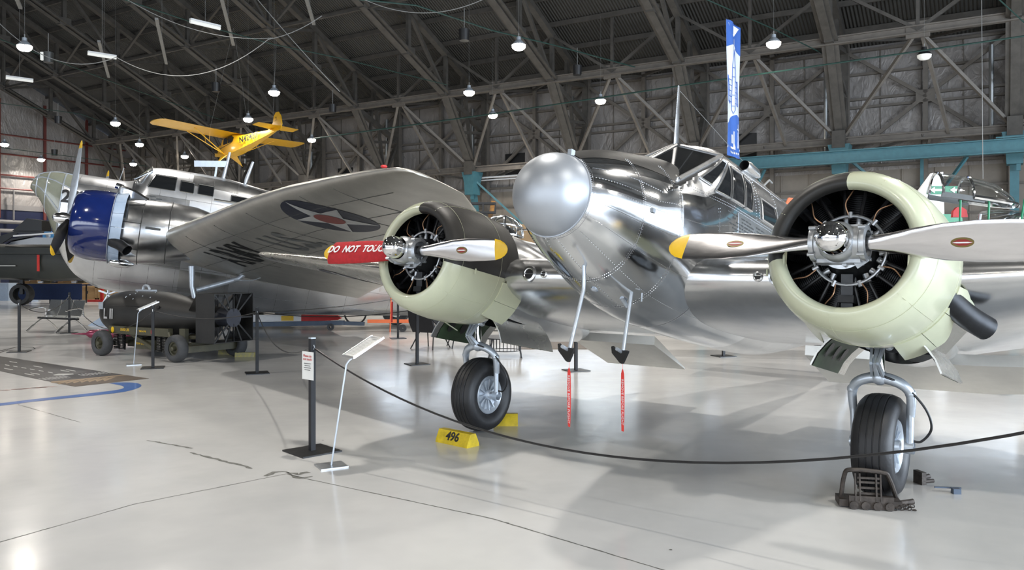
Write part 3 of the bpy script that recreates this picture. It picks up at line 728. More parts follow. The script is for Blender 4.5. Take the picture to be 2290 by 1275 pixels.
# tail
m = MB(); m.loft([foil(-5.9-.12*abs(y), .75, 1.0-.1*abs(y), .1, 0, y) for y in (-2.3, -1, 0, 1, 2.3)]).xf(bt).build('tailplane', M['alu4'], bee)
for sg in (1, -1):
    m = MB(); o = [(-6.0, .75), (-6.15, 1.25), (-6.45, 1.5), (-6.8, 1.45), (-6.98, 1.1), (-7.0, .6), (-6.8, .35), (-6.4, .3)]
    m.prism(o, (0, sg*2.3-.04, 0), (1, 0, 0), (0, 0, 1), -.08).xf(bt).build('tail_fin', M['alu3'], bee)
m = MB(); p = V((-6.2, 0, .15)); m.lathe([(-.06, .10), (-.055, .145), (0, .152), (.055, .145), (.06, .10)], p, (0, 1, 0), 24); tw = m.build('tail_wheel', M['rubber'], bee)
m = MB(); m.tube([(-6.2, .09, .15), (-6.1, .07, .35), (-6.0, 0, .55), (-5.95, 0, 1.1)], .03); m.build('tail_strut', M['steelp'], bee)
# ---- engines, cowlings, propellers, gear
def cowling(yc):
    c = V((0, yc, .065)); sg = 1 if yc > 0 else -1; n = 96
    prof = [(1.0, .398), (1.03, .402), (1.055, .415), (1.065, .44), (1.05, .475), (1.0, .515), (.92, .545), (.8, .568), (.65, .582), (.45, .585), (.25, .578), (.12, .565), (.1, .555), (.12, .545), (.5, .56), (.85, .54), (.95, .48), (1.0, .398)]
    def mi(i, k):
        a = 2*pi*(k+.5)/n   # lathe: x axis is -y.. see frame(); angle measured so that top = 90deg
        yy = cos(a)*XS; zz = sin(a)*ZS; inb = -yy*sg
        return 1 if i >= 11 or (inb > 0 and zz > -.22) else 0
    x, y, d = frame(V((1, 0, 0))); XS = x.y; ZS = y.z
    m = MB(); m.lathe(prof, c, (1, 0, 0), n, mi)
    for i in range(n):   # rivets round the nose ring
        a = 2*pi*i/n; 
    cw = m.xf(bt).build('engine_cowling', [M['cream'], M['black']], bee, ang=50)
    m = MB()
    for s, r, a0, a1 in ((.93, .5445, 0, 360), (.42, .587, 0, 360)):
        m.tube([c+V((s, r*cos(radians(a)), r*sin(radians(a)))) for a in range(a0, a1+1, 5)], .0013, 4, cap=False)
    for a in (150, 205, 262, 318, 62): m.tube([c+V((s, r*cos(radians(a)), r*sin(radians(a)))) for s, r in ((1.06, .458), (1.02, .504), (.93, .5435), (.8, .5695), (.65, .5835), (.45, .5865), (.14, .569))], .0016, 4)
    m.xf(bt).build('cowling_seams', M['creamd'], cw)['kind'] = 'stuff'
    # latches where upper and lower halves meet
    m = MB()
    for s_ in (1, -1): m.loft([[c+V((s, s_*r, z)) for s, r, z in ((1.0, .40, -.02+dz), (1.04, .40, -.05+dz), (1.04, .385, -.05+dz), (1.0, .385, -.02+dz))] for dz in (0, -.13)])
    for s in (.8, .25): m.box(c+V((s, -sg*.59, -.13)), (.012, .01, .05))
    m.xf(bt).build('cowl_latch', M['creamd'], cw)
    # gills: hinged cowl flaps round the lower rear edge
    for a in ([-16, -36, -56, -128, -148] if True else []):
        A = radians(a-7) if sg > 0 else radians(180-a+7); hw_ = radians(9.8); rr = []
        for s, r in ((.34, .59), (.06, .665), (.06, .655), (.34, .58)):
            rr.append([c+V((s, r*cos(A+hw_*(k/4-1)), r*sin(A+hw_*(k/4-1)))) for k in range(9)])
        m = MB(); m.loft([[rr[j][k] for j in range(4)] for k in range(9)]); m.xf(bt).build('cowl_flap', M['cream'], cw)
    return cw
def engine(yc):
    c = V((.13, yc, .065)); X = V((1, 0, 0))
    m = MB(); m.lathe([(.35, .2), (.62, .21), (.70, .20), (.78, .16), (.86, .13), (.92, .11), (1.0, .09), (1.0, .001)], c, X, 32)
    eng = m.xf(bt).build('engine', M['dark'], bee)
    m = MB(); m.lathe([(.23, .56), (.23, .001)], c, X, 32); m.xf(bt).build('firewall', M['dark'], eng)
    for k in range(9):
        a = pi/2+2*pi*k/9; r = V((0, cos(a), sin(a))); t = V((0, -sin(a), cos(a)))
        m = MB(); pr = [(.19, .075)]
        for j in range(16): q = .21+j*.0135; pr += [(q, .105), (q+.006, .105), (q+.006, .085), (q+.0125, .085)]
        pr += [(.43, .10), (.50, .09), (.53, .001)]
        m.lathe(pr, c+X*.55, r, 20); 
        for sgn in (-1, 1): m.bar(c+X*.60+r*.46+t*.075*sgn, c+X*.72+r*.50+t*.075*sgn, .07, .10, up=r)
        m.xf(bt).build('cylinder', M['dark'], eng)
        m = MB()
        for sgn in (-1, 1): m.tube([c+X*.74+r*.205+t*.045*sgn, c+X*.70+r*.48+t*.075*sgn], .013, 8)
        m.xf(bt).build('pushrod_tube', M['blk'], eng)
        m = MB()
        for sgn in (-1, 1):
            p = c+X*.74+r*.175+t*.042*sgn; m.tube([p, p+r*.025], .022, 10); m.tube([p+r*.025, p+r*.05], .018, 10); m.tube([p+r*.05, p+r*.06], .023, 10)
        m.xf(bt).build('tappet_guide', M['cast'], eng)
        m = MB(); b0 = c+X*.80+r*.235; m.tube(spline([b0+t*.01, b0+r*.08+t*.03+X*.02, b0+r*.16+t*.0, b0+r*.23-t*.02-X*.05]), .0045, 6); m.xf(bt).build('ignition_lead', M['copper'], eng)
    m = MB(); m.tube([c+V((.80, .235*cos(a), .235*sin(a))) for a in [2*pi*k/40 for k in range(41)]], .011, 8, cap=False)
    for k in range(9):
        a = pi/2+2*pi*k/9; m.tube([c+V((.80, .22*cos(a), .22*sin(a))), c+V((.80, .262*cos(a), .262*sin(a)))], .015, 8)
    m.xf(bt).build('ignition_ring', M['cast'], eng)
    m = MB(); m.bar(c+V((.78, 0, -.16)), c+V((.74, 0, -.40)), .075, .06, up=X); m.box(c+V((.77, 0, -.33)), (.08, .1, .05)); m.xf(bt).build('oil_sump', M['dark'], eng)
    m = MB(); m.box(c+V((.99, .13, -.115)), (.006, .085, .055), (X, V((0, .8, .6)), V((0, -.6, .8)))); m.xf(bt).build('data_plate', M['cast'], eng)
def propeller(yc, cs, beta, tipr=1.21, rot=0):
    c = V((-.16, yc, .065)); X = V((1, 0, 0)); SP = 1.30
    m = MB(); m.lathe([(1.08, .06), (1.18, .075), (1.2, .115), (1.23, .125), (1.25, .13), (1.37, .13), (1.40, .115), (1.42, .105)], c, X, 32)
    for sg in (1, -1):
        Y = V((0, sg, 0)); m.lathe([(0, .09), (.13, .095), (.14, .118), (.155, .12), (.17, .118), (.175, .085)], c+X*SP, Y, 28)
        for k in range(4): a = 2*pi*k/4+.785; m.tube([c+X*SP+V((.125*cos(a), sg*.13, .125*sin(a))), c+X*SP+V((.125*cos(a), sg*.175, .125*sin(a)))], .012, 8)
    m.lathe([(-.14, .08), (-.135, .11), (.135, .11), (.14, .08)], c+X*SP, (0, 1, 0), 28); m.box(c+X*(SP-.03)+V((0, 0, -.06)), (.10, .27, .14)); m.box(c+X*(SP-.03)+V((0, 0, .06)), (.10, .27, .12))
    for k in range(8): a = 2*pi*k/8+.2; m.tube([c+V((1.235, .135*cos(a), .135*sin(a))), c+V((1.275, .135*cos(a), .135*sin(a)))], .014, 8)
    m.lathe([(1.21, .15), (1.23, .155), (1.235, .12)], c, X, 32, a0=pi*1.1, a1=pi*1.9)
    hub = m.xf(bt).build('propeller', M['cast'], bee)
    m = MB(); m.lathe([(1.40, .104), (1.43, .106), (1.47, .104), (1.50, .1)]+[(1.50+.085*sin(a), .1*cos(a)) for a in [k*pi/2/10 for k in range(1, 10)]]+[(1.586, .0005)], c, X, 40); m.xf(bt).build('hub_dome', M['chrome'], hub)
    tab = [(.13, .095, .085, 0), (.2, .10, .08, 6), (.3, .115, .062, 8), (.42, .15, .045, 6), (.58, .19, .034, 3), (.75, .205, .026, 0), (.92, .20, .02, -3), (1.04, .185, .015, -5), (1.10, .155, .013, -6), (1.14, .11, .011, -6), (1.165, .06, .008, -6), (1.172, .02, .004, -6)]
    for sg in (1, -1):
        R_ = []; Y = V((0, sg, 0)).normalized(); K = 20
        for r, ch, th, db in tab:
            b = radians(beta*1.0+db*1.0+(18 if r < .3 else 0)*0); T = V((sin(b)*sg, 0, cos(b))); Nn = V((cos(b), 0, -sin(b)*sg))
            ch = ch*(cs if r > .35 else 1+(cs-1)*max(0, (r-.15)/.2)); o = c+X*SP+Y*r*(tipr/1.172)
            R_.append([o+T*(ch/2*cos(2*pi*k/K))+Nn*(th/2*sin(2*pi*k/K)) for k in range(K)])
        m = MB(); m.loft(R_[:8], 0); bl = m.xf(bt).build('blade', M['blade'], hub, ang=60)
        m = MB(); m.loft(R_[7:], 0); m.xf(bt).build('blade_tip', M['yellow'], hub, ang=60)
        # maker's oval badge
        b = radians(beta); T = V((sin(b)*sg, 0, cos(b))); Nn = V((cos(b), 0, -sin(b)*sg)); o = c+X*SP+Y*.70+Nn*.0155
        m = MB()
        m.prism([(.062*cos(a), .032*sin(a)) for a in [2*pi*k/28 for k in range(28)]], o, Y*sg, T, .0015 if (Y*sg).cross(T).dot(Nn) > 0 else -.0015, 0)
        for s_, w_ in ((1, 1),): 
            m.prism([(-.05, .004), (-.02, .02), (.02, .02), (.05, .004), (.05, -.004), (.02, -.02), (-.02, -.02), (-.05, -.004)], o+Nn*.0016, Y*sg, T, .0008 if (Y*sg).cross(T).dot(Nn) > 0 else -.0008, 1)
            m.prism([(-.054, 0), (-.03, .004), (.03, .004), (.054, 0), (.03, -.004), (-.03, -.004)], o+Nn*.0026, Y*sg, T, .0008 if (Y*sg).cross(T).dot(Nn) > 0 else -.0008, 2)
        m.xf(bt).build('badge', [M['badge'], M['insR2'], M['white']], hub)
    return hub
M['badge'] = mat('badge_gold', (.20, .15, .05), .4, .4); M['insR2'] = mat('badge_red', (.28, .02, .02), .4)
def nacelle(yc):
    c = V((0, yc, .0)); n = 48; sg = 1 if yc > 0 else -1; prof = [(.30, .50, .06), (.1, .52, .05), (-.3, .53, .02), (-.8, .50, -.03), (-1.4, .42, -.08), (-2.0, .31, -.12), (-2.6, .17, -.15), (-3.1, .02, -.18)]
    m = MB(); vs = []; fs = []
    for s, r, h in prof:
        vs += [V((s, yc+r*.92*cos(2*pi*k/n), h+r*sin(2*pi*k/n))) for k in range(n)]
    for i in range(len(prof)-1):
        for k in range(n):
            a = 360*(k+.5)/n
            if i < 3 and 236 < a < 304: continue
            fs.append((i*n+k, i*n+(k+1) % n, (i+1)*n+(k+1) % n, (i+1)*n+k))
    nc = m.add(vs, fs).xf(bt).build('engine_nacelle', M['alu3'], bee, fix=False)
    m = MB(); m.loft([[V((s, yc+x*.27, z)) for x, z in ((-1, -.44), (-1, -.1), (1, -.1), (1, -.44))] for s in (.28, -.8)], closed=False, cap=False); m.add([V((s, yc+x*.27, z)) for s in (.28, -.8) for x, z in ((-1, -.44), (-1, -.1), (1, -.1), (1, -.44))], [(0, 1, 2, 3), (4, 5, 6, 7)])
    m.xf(bt).build('wheel_bay', M['dark'], nc, fix=False)
    for s_ in (1, -1):
        m = MB(); P = []
        a = V((.16, yc+s_*.29, -.40)); prof2 = [(0, 0), (.07, -.07), (.13, -.15), (.17, -.245)]
        L = 1.0 if s_*sg < 0 else .9
        for s in ([.18, -.1, -.4, -.72] if s_*sg > 0 else [.12, -.1, -.4, -.8]):
            P.append([V((s, yc+s_*(.29+p), -.41+q)) for p, q in prof2]+[V((s, yc+s_*(.29+p-.012), -.41+q-.004)) for p, q in prof2[::-1]])
        m.loft(P, 0); d = m.xf(bt).build('wheel_door', M['alu4'], nc)
        m = MB(); I = [[V((s, yc+s_*(.29+p-.016), -.41+q-.006)) for p, q in prof2] for s in (.10, -.25, -.6)]
        m.loft(I, 0, False, False)
        for s in (-.02, -.22, -.42): m.prism([(.045*cos(t), .075*sin(t)) for t in [2*pi*k/16 for k in range(16)]], (s, yc+s_*.352, -.513), V((1, 0, 0)), V((0, s_*.5, -.86)), .002*s_ , 1)
        m.xf(bt).build('door_liner', [M['green'], M['blk']], nc, fix=False)
    # exhaust stub on the outboard side
    m = MB(); pth = spline([(.42, yc+sg*.40, -.05), (.28, yc+sg*.50, -.16), (.15, yc+sg*.60, -.25), (.02, yc+sg*.70, -.31)]); m.tube(pth, .085, 20, cap=False); m.tube(pth, .078, 20, 1, cap=False)
    m.xf(bt).build('exhaust_pipe', [M['rub'], M['blk']], nc, fix=False)
    m = MB(); m.loft([[V((.25, yc+sg*.24, -.42)), V((.28, yc+sg*.46, -.28)), V((.05, yc+sg*.60, -.32)), V((-.05, yc+sg*.44, -.50))], [V((.15, yc+sg*.2, -.3)), V((.2, yc+sg*.4, -.2)), V((-.6, yc+sg*.46, -.2)), V((-.6, yc+sg*.35, -.35))]]); m.xf(bt).build('exhaust_fairing', M['alu4'], nc)
M['rub'] = mat('exhaust_black', (.03, .032, .036), .45, .6, .2, 12)
def gear(yc):
    sg = 1 if yc > 0 else -1; ax = V((0, yc, .385)); Y = V((0, 1, 0))
    m = MB(); m.tube([(0.10, yc, 1.62), (.07, yc, 1.15)], .062, 20); m.tube([(.07, yc, 1.17), (.068, yc, 1.13)], .072, 20)
    g = m.build('landing_gear', M['steelp'], bee)
    m = MB(); m.tube([(.07, yc, 1.15), (.06, yc, .90)], .038, 16); m.build('oleo_piston', M['chrome'], g)
    m = MB()
    arch = spline([(0, yc-.20, .62), (.02, yc-.205, .78), (.05, yc-.14, .865), (.06, yc, .90), (.05, yc+.14, .865), (.02, yc+.205, .78), (0, yc+.20, .62)], 5)
    m.tube(arch, [.030+.014*(1-abs(i/len(arch)*2-1)) for i in range(len(arch))], 14)
    for s in (-1, 1): m.tube([(.01, yc+s*.203, .74), (0, yc+s*.195, .40)], .026, 14); m.lathe([(-.03, .045), (.03, .045)], ax+V((0, s*.195, 0)), Y, 16); m.sphere((0.02, yc+s*.205, .79), .04, 10, 8)
    m.sphere((.06, yc, .90), .06, 14, 8)
    m.build('fork', M['steelp'], g)
    m = MB(); m.tube([(.14, yc, .93), (.21, yc, 1.02), (.12, yc, 1.12)], .02, 8)
    for s in (-.04, .04): m.bar((.12, yc+s, .92), (.22, yc+s*.6, 1.02), .018, .03); m.bar((.22, yc+s*.6, 1.02), (.12, yc+s, 1.13), .018, .03)
    m.build('torque_link', M['steelp'], g)
    m = MB()
    for s in (-1, 1): m.tube([(.08, yc+s*.07, 1.14), (-.10, yc+s*.28, 1.42)], .022, 10); m.sphere((.08, yc+s*.07, 1.14), .034, 8, 6); m.tube([(-.02, yc+s*.16, 1.22), (-.02, yc+s*.2, 1.26)], .016, 6)
    m.build('drag_brace', M['steelp'], g)
    # tyre and wheel
    R0, W = .385, .148
    prof = [(-.085, .19), (-.125, .22), (-W, .285), (-.138, .335), (-.11, .365), (-.075, .379), (-.072, .374), (-.066, .374), (-.063, .3815), (-.028, .3845), (-.025, .379), (-.019, .379), (-.016, .385), (.016, .385), (.019, .379), (.025, .379), (.028, .3845), (.063, .3815), (.066, .374), (.072, .374), (.075, .379), (.11, .365), (.138, .335), (W, .285), (.125, .22), (.085, .19)]
    m = MB(); m.lathe(prof, ax, Y, 72); m.build('tyre', M['rubber'], g)
    m = MB()
    for s in (-1, 1): m.lathe([(s*.06, .195), (s*.105, .2), (s*.115, .19), (s*.10, .165), (s*.075, .15), (s*.07, .06), (s*.11, .055), (s*.13, .045), (s*.132, .001)], ax, Y, 40)
    for s in (-1, 1):
        for k in range(12): a = 2*pi*k/12; m.bar(ax+V((.05*cos(a), s*.078, .05*sin(a))), ax+V((.165*cos(a), s*.09, .165*sin(a))), .012, .03, up=Y)
    m.build('wheel_hub', M['steelp'], g)
    m = MB(); s = sg
    m.tube(spline([(.07, yc+.05, 1.25), (.12, yc-.02, 1.05), (.13, yc+.03, .93), (.06, yc+.16, .86), (.03, yc+.30, .70), (0, yc+.34, .55), (-.02, yc+.27, .44), (0, yc+.20, .44)]), .009, 8); m.build('brake_hose', M['blk'], g)
for yc, cs, be in ((1.97, 1.30, 34), (-1.97, 1.0, 18)):
    cowling(yc); engine(yc); propeller(yc, cs, be); nacelle(yc); gear(yc)
m = MB(); p = bt(V((-.6, -3.9, -.2))); m.tube([(p.x, p.y, p.z), (p.x+.01, p.y, p.z-.26)], .012, 6); m.build('pin_streamer', M['ribbon'], bee)
# ---------------- loose things on the aircraft
def bobj(name, label, cat, group=None):
    e = empty(name, PB, label, cat, group, rz=atan2(FB.y, FB.x)); return e
# red padded sleeve over the far propeller blade
m = MB(); c = V((1.14, -1.97, .065)); R_ = []; K = 24
for y, hh, th, dh in ((-.215, .085, .05, 0), (-.23, .10, .06, 0), (-.4, .115, .06, .0), (-.6, .125, .055, -.004), (-.92, .128, .05, -.006), (-1.07, .125, .045, -.008), (-1.095, .10, .03, -.008)):
    b = radians(18); T = V((-sin(b), 0, cos(b))); Nn = V((cos(b), 0, sin(b)))
    o = c+V((0, y, dh)); R_.append([o+T*(hh*cos(2*pi*k/K)*(1+.02*sin(7*k+y*30)))+Nn*(th*sin(2*pi*k/K)) for k in range(K)])
m.loft(R_, 0)
sl = m.xf(bt); slv = sl.build('propeller_sleeve', M['red'], ang=60); slv.matrix_world = bee_m; tag(slv, 'red padded sleeve lettered DO NOT TOUCH over a propeller blade', 'propeller cover')
m = MB(); b = radians(18); T = V((-sin(b), 0, cos(b))); Nn = V((cos(b), 0, sin(b)))
def tmap(x, y, z): o = c+V((0, -.64+x, -.002)); return o+T*y+Nn*(.056*sqrt(max(.05, 1-(y/.125)**2))+.004+z)
m.text('DO  NOT  TOUCH', (0, 0, 0), (1, 0, 0), (0, 1, 0), .105, .002, shear=.2, bold=.003, map=tmap)
m.xf(bt); t = m.build('lettering', M['white'], slv, fix=False)
# black covers over the pitot heads and red streamers below
for i, (p, lab, lab2, zb_) in enumerate((((1.33, .1, -.77), 'black vinyl cover on the left pitot mast under the nose', 'red streamer with white lettering hanging from the left pitot cover', .52), ((.80, .26, -.72), 'black vinyl cover on the right pitot mast, nearer the belly', 'red streamer with white lettering hanging from the right pitot cover', .42))):
    q = bt(V(p)); m = MB(); w_ = .022
    o = q+V((0, 0, -.03)); Xc = V((-.35, -1, 0)).normalized() if False else V((.62, -.78, 0)).normalized()
    # outline in the plane of the mast: boot shape
    X = V((.80, -.60, 0)).normalized()
    poly = [(-.045, .055), (.02, .05), (.055, .065), (.10, .05), (.012, -.055), (-.01, -.062), (-.09, .0), (-.135, .085), (-.125, .095), (-.075, .055)] if False else [(.05, .055), (-.02, .05), (-.05, .03), (-.115, .075), (-.125, .07), (-.118, .02), (-.02, -.05), (.01, -.055), (.07, .035), (.075, .05)]
    m.prism(poly, o-X.cross(V((0, 0, 1)))*w_/2, X*-1 if False else V((-1, 0, 0))*0+V((-X.y*0+.35, .94, 0)).normalized(), V((0, 0, 1)), w_)
    cv = m.build('pitot_cover', M['blk']); cv.matrix_world = bee_m; tag(cv, lab, 'pitot cover')
    m = MB(); base = q+V((0, .0, -.13)); yv = V((.35, .94, 0)).normalized(); H_ = base.z-zb_
    nn = 14; L = []
    for k in range(nn+1): z = base.z-H_*k/nn; tw = .3*sin(k*.25); d = yv*cos(tw)+V((-yv.y, yv.x, 0))*sin(tw); w2 = .004 if k == 0 else .017; L.append([V((base.x, base.y, z))+d*w2, V((base.x, base.y, z))+d*w2+V((.0015, 0, 0)), V((base.x, base.y, z))-d*w2+V((.0015, 0, 0)), V((base.x, base.y, z))-d*w2])
    m.loft(L, 0); m.tube([q+V((0, 0, -.085)), base], .0012, 4)
    rb = m.build('warning_streamer', M['ribbon'], ang=60); rb.matrix_world = bee_m; tag(rb, lab2, 'streamer')
    m = MB(); bx = V((base.x, base.y, (base.z+zb_)/2-.015)); nrm = V((yv.y, -yv.x, 0))
    def rmap(x, y, z): return bx+V((0, 0, -x))+yv*(y)+nrm*(.004+z)
    m.text('REMOVE BEFORE FLIGHT', (0, 0, 0), (1, 0, 0), (0, 1, 0), .033, .001, map=rmap); m.build('lettering', M['white'], rb, fix=False)
    # small wire ring
# chocks
def chock(p0, p1, lab, num=None):
    a = V(p0); b = V(p1); d = (b-a).normalized(); n = V((-d.y, d.x, 0)); h = .125
    if n.y > 0: n = -n
    m = MB(); pr = [(-.085, 0), (-.08, .03), (-.035, h), (.035, h), (.08, .03), (.085, 0)]
    m.loft([[a+n*x+V((0, 0, z)) for x, z in pr], [b+n*x+V((0, 0, z)) for x, z in pr]])
    o = m.build('wheel_chock', M['chock']); tag(o, lab, 'chock', 'yellow wheel chocks')
    if num:
        m = MB(); Y = (V((0, 0, 1))*.095-n*.045).normalized(); X = d if d.x > 0 else -d
        m.text(num, (a+b)/2+n*.062+V((0, 0, .075)), X, Y, .12, .002, bold=.003); m.build('lettering', M['blk'], o, fix=False)
chock(gp(988, 985, .0), gp(1058, 1000, .0), 'yellow wheel chock stencilled 496 in front of the left tyre', '496')
chock(gp(1104, 950), gp(1158, 950), 'yellow wheel chock behind the left main tyre')
# ================================================================ the old bomber behind, nose to the left
PM = V((-10.17, 20.0, 0)); FM = V((-.93, -.37, 0)).normalized(); T2 = radians(8); Q2 = 2.4
def b2(p): return V((p[0]*cos(T2)-p[2]*sin(T2), p[1], Q2+p[0]*sin(T2)+p[2]*cos(T2)))
bom = empty('bomber_aircraft', PM, 'old silver bomber with glazed nose, blue engine cowling and star on its wing', 'aircraft', rz=atan2(FM.y, FM.x))
bom_m = Matrix.Translation(PM) @ Matrix.Rotation(atan2(FM.y, FM.x), 4, 'Z'); bom_i = bom_m.inverted()
G_TOP = [(1.80, 1.1), (1.7, 1.3), (1.5, 1.44), (1.09, 1.53), (-.2, 1.53), (-.52, 1.62), (-.82, 1.98), (-1.4, 2.03), (-2.3, 2.03), (-3.8, 1.88), (-6, 1.75), (-10, 1.75), (-14, 1.4), (-15.5, 1.2)]
G_BOT = [(1.80, 1.0), (1.55, .75), (1.3, .3), (1.1, -.1), (.85, -.6), (.5, -.98), (-.1, -1.22), (-1.5, -1.32), (-3.6, -1.34), (-7, -1.08), (-11, -.4), (-15.5, .7)]
G_HW = [(1.80, .06), (1.7, .3), (1.5, .52), (1.1, .72), (.6, .86), (-.3, .95), (-2, .98), (-5, .95), (-9, .75), (-15.5, .12)]
def gsec(s, ph):
    t = interp(G_TOP, s); b = interp(G_BOT, s); hw = interp(G_HW, s); hc = b+(t-b)*.58; a = abs(ph); sg = 1 if ph >= 0 else -1
    if a <= pi/2: return V((s, sg*hw*sin(a)**.75, hc+(t-hc)*max(0, cos(a))**.75))
    a = pi-a; return V((s, sg*hw*sin(a)**.8, hc-(hc-b)*max(0, cos(a))**.8))
def gside(s, h):
    t = interp(G_TOP, s); b = interp(G_BOT, s); hw = interp(G_HW, s); hc = b+(t-b)*.58
    e, k = (.75, (h-hc)/(t-hc)) if h > hc else (.8, (hc-h)/(hc-b)); k = max(0, min(.999, k)); a = math.acos(k**(1/e)); return hw*sin(a)**e
ss = [1.80, 1.76, 1.7, 1.62, 1.5, 1.4, 1.3, 1.2, 1.1, 1.0]; s = .9
while s > -3: ss.append(s); s -= .06
while s > -15.5: ss.append(s); s -= .35
ss.append(-15.5); n = 72; phs = [-pi+2*pi*k/n for k in range(n)]
m = MB(); rings = [[gsec(s, p) for p in phs] for s in ss]; m.loft(rings, 0); mm = []; rnd = random.Random(9); pc = {}
for i in range(len(ss)-1):
    for k in range(n):
        s = (ss[i]+ss[i+1])/2; ph = abs(math.degrees(phs[k]+pi/n)); h = rings[i][k][2]
        gl = (s > 1.02 and 28 < ph) or (.78 < s <= 1.02 and 28 < ph < 66) or (s > 1.6)
        key = (int((s+20)/1.3), int(ph/24), phs[k] > 0); pc.setdefault(key, rnd.choice([0, 0, 1, 2])); mm.append(3 if gl else pc[key])
m.m = mm+[0, 0]
fz = m.xf(b2).build('fuselage', [M['alu6'], M['alu6'], M['alu3'], M['glassy']], bom, ang=40)
m = MB(); sm = MB()
for s in (1.62, 1.38, 1.02): m.tube([gsec(s, radians(a))*1+V((0, 0, 0)) for a in range(28, 179, 6)], .018, 6); m.tube([gsec(s, -radians(a)) for a in range(28, 179, 6)], .018, 6)
for a in (28, 66, 100): 
    for g in (1, -1): m.tube([gsec(s, radians(a*g)) for s in (1.72, 1.6, 1.5, 1.38, 1.2, 1.02, .78)], .016, 6)
for g in (1, -1): m.tube([gsec(.78, radians(a*g)) for a in range(28, 67, 6)], .016, 6)
m.xf(b2).build('nose_frames', M['steelp'], bom)['kind'] = 'stuff'
for s in (.7, .1, -.5, -1.1, -1.7, -2.3, -2.9, -3.5, -4.2, -5, -6, -7.2): sm.tube([gsec(s, radians(a)) for a in range(20, 178, 8)], .004, 4, cap=False)
for h, s0, s1 in ((1.25, .7, -3.4), (.95, .7, -7), (.5, -1, -7), (-.45, 0, -7.5), (-.95, 0, -7.5)):
    L = []; s = s0
    while s > s1: L.append(V((s, gside(s, h)+.001, h))); s -= .2
    sm.tube(L, .004, 4, cap=False)
sm.xf(b2).build('skin_seams', M['seam'], bom)['kind'] = 'stuff'
def win2(P, nm='side_window'):
    m = MB(); a, b, c, d = [V(p) for p in P]; N_ = 4; vs = []
    for i in range(N_+1):
        for j in range(N_+1):
            u, v = i/N_, j/N_; p = a*(1-u)*(1-v)+b*u*(1-v)+c*u*v+d*(1-u)*v; vs.append(V((p[0], gside(p[0], p[1])+.012, p[1])))
    m.add(vs, [(i*5+j, (i+1)*5+j, (i+1)*5+j+1, i*5+j+1) for i in range(4) for j in range(4)]); w = m.xf(b2).build(nm, M['glassd'], bom, fix=False)
    f = MB(); P = [a, b, c, d]
    for i in range(4): f.tube([V((r[0], gside(r[0], r[1])+.014, r[1])) for r in [P[i].lerp(P[(i+1) % 4], t/5) for t in range(6)]], .016, 6)
    f.xf(b2).build('window_frame', M['alu'], w)
win2([(-.80, 1.42), (-.93, 1.77), (-1.42, 1.77), (-1.42, 1.42)], 'cockpit_window'); win2([(-1.53, 1.44), (-1.53, 1.72), (-1.84, 1.71), (-1.85, 1.43)]); win2([(-1.95, 1.44), (-1.95, 1.71), (-2.31, 1.70), (-2.31, 1.43)])
win2([(-2.75, 1.38), (-2.75, 1.55), (-3.2, 1.55), (-3.2, 1.38)])
m = MB()   # windscreen slope
P = [V((-.50, .66, 1.56)), V((-.50, .02, 1.66)), V((-.80, .02, 1.99)), V((-.86, .60, 1.83))]
m.add([p+V((.02, 0, .02)) for p in P], [(0, 1, 2, 3)]); w = m.xf(b2).build('windscreen', M['glassy'], bom, fix=False)
m = MB()
for i in range(4): m.tube([P[i]+V((.025, 0, .02)), P[(i+1) % 4]+V((.025, 0, .02))], .022, 6)
m.xf(b2).build('window_frame', M['alu'], w)
m = MB(); nb = lambda x, y, z: V((.815-x, gside(.815-x, .88+y)+.012+z, .88+y))
m.text('26', (0, 0, 0), (1, 0, 0), (0, 1, 0), .42, .004, bold=.012, map=nb); m.xf(b2).build('number', M['blk'], bom, fix=False)
m = MB()
for q in ((-.95, 1.2), (-1.1, 1.16), (-.98, 1.12), (-1.25, 1.1)): m.box((q[0], gside(*q)+.01, q[1]), (.13, .01, .02))
m.xf(b2).build('stencilling', M['stencil'], bom)['kind'] = 'stuff'
# dorsal turret
m = MB(); tc = V((-10.5, 0, 1.75)); m.lathe([(0, .62), (.12, .62), (.3, .56), (.48, .40), (.58, .2), (.61, .01)], tc, (0, 0, 1), 28); tu = m.xf(b2).build('gun_turret', M['clear'], bom)
m = MB(); 
for k in range(10): a = pi*k/5; m.tube([tc+V((r*cos(a), r*sin(a), z)) for z, r in ((0, .625), (.12, .625), (.3, .565), (.48, .405), (.6, .03))], .022, 5)
for z, r in ((.02, .63), (.3, .57)): m.tube([tc+V((r*cos(a), r*sin(a), z)) for a in [2*pi*k/28 for k in range(29)]], .025, 5)
m.tube([tc+V((-.3, .3, .2)), tc+V((-1.0, .9, .3))], .03, 6); m.xf(b2).build('turret_frame', M['alu'], tu)
m = MB(); m.lathe([(0, .5), (.1, .45), (.3, .2)], tc, (0, 0, 1), 16); m.xf(b2).build('turret_seat', M['dark'], tu)
# aerials on the back
m = MB(); m.bar((-1.75, 0, 2.28), (-2.55, 0, 2.42), .07, .16); m.bar((-2.3, 0, 2.0), (-2.3, 0, 2.35), .05); m.xf(b2).build('loop_aerial', M['steelp'], bom)
m = MB(); m.tube([(-2.5, 0, 2.0), (-2.57, 0, 2.74)], [.05, .035], 10); m.xf(b2).build('aerial_mast', M['steelp'], bom)
m = MB(); m.tube([(-3.05, 0, 1.93), (-3.08, 0, 2.12), (-3.18, 0, 2.6)], [.03, .05, .035], 10); m.xf(b2).build('aerial_mast', M['steelp'], bom)
m = MB(); m.tube([(-.05, -.3, 1.5), (-.12, -.3, 1.9)], [.012, .008], 6); m.xf(b2).build('aerial_mast', M['steelp'], bom)
m = MB(); m.tube([(-5.4, 0, 1.75), (-5.5, 0, 2.25)], .035, 8); m.xf(b2).build('aerial_mast', M['white'], bom)
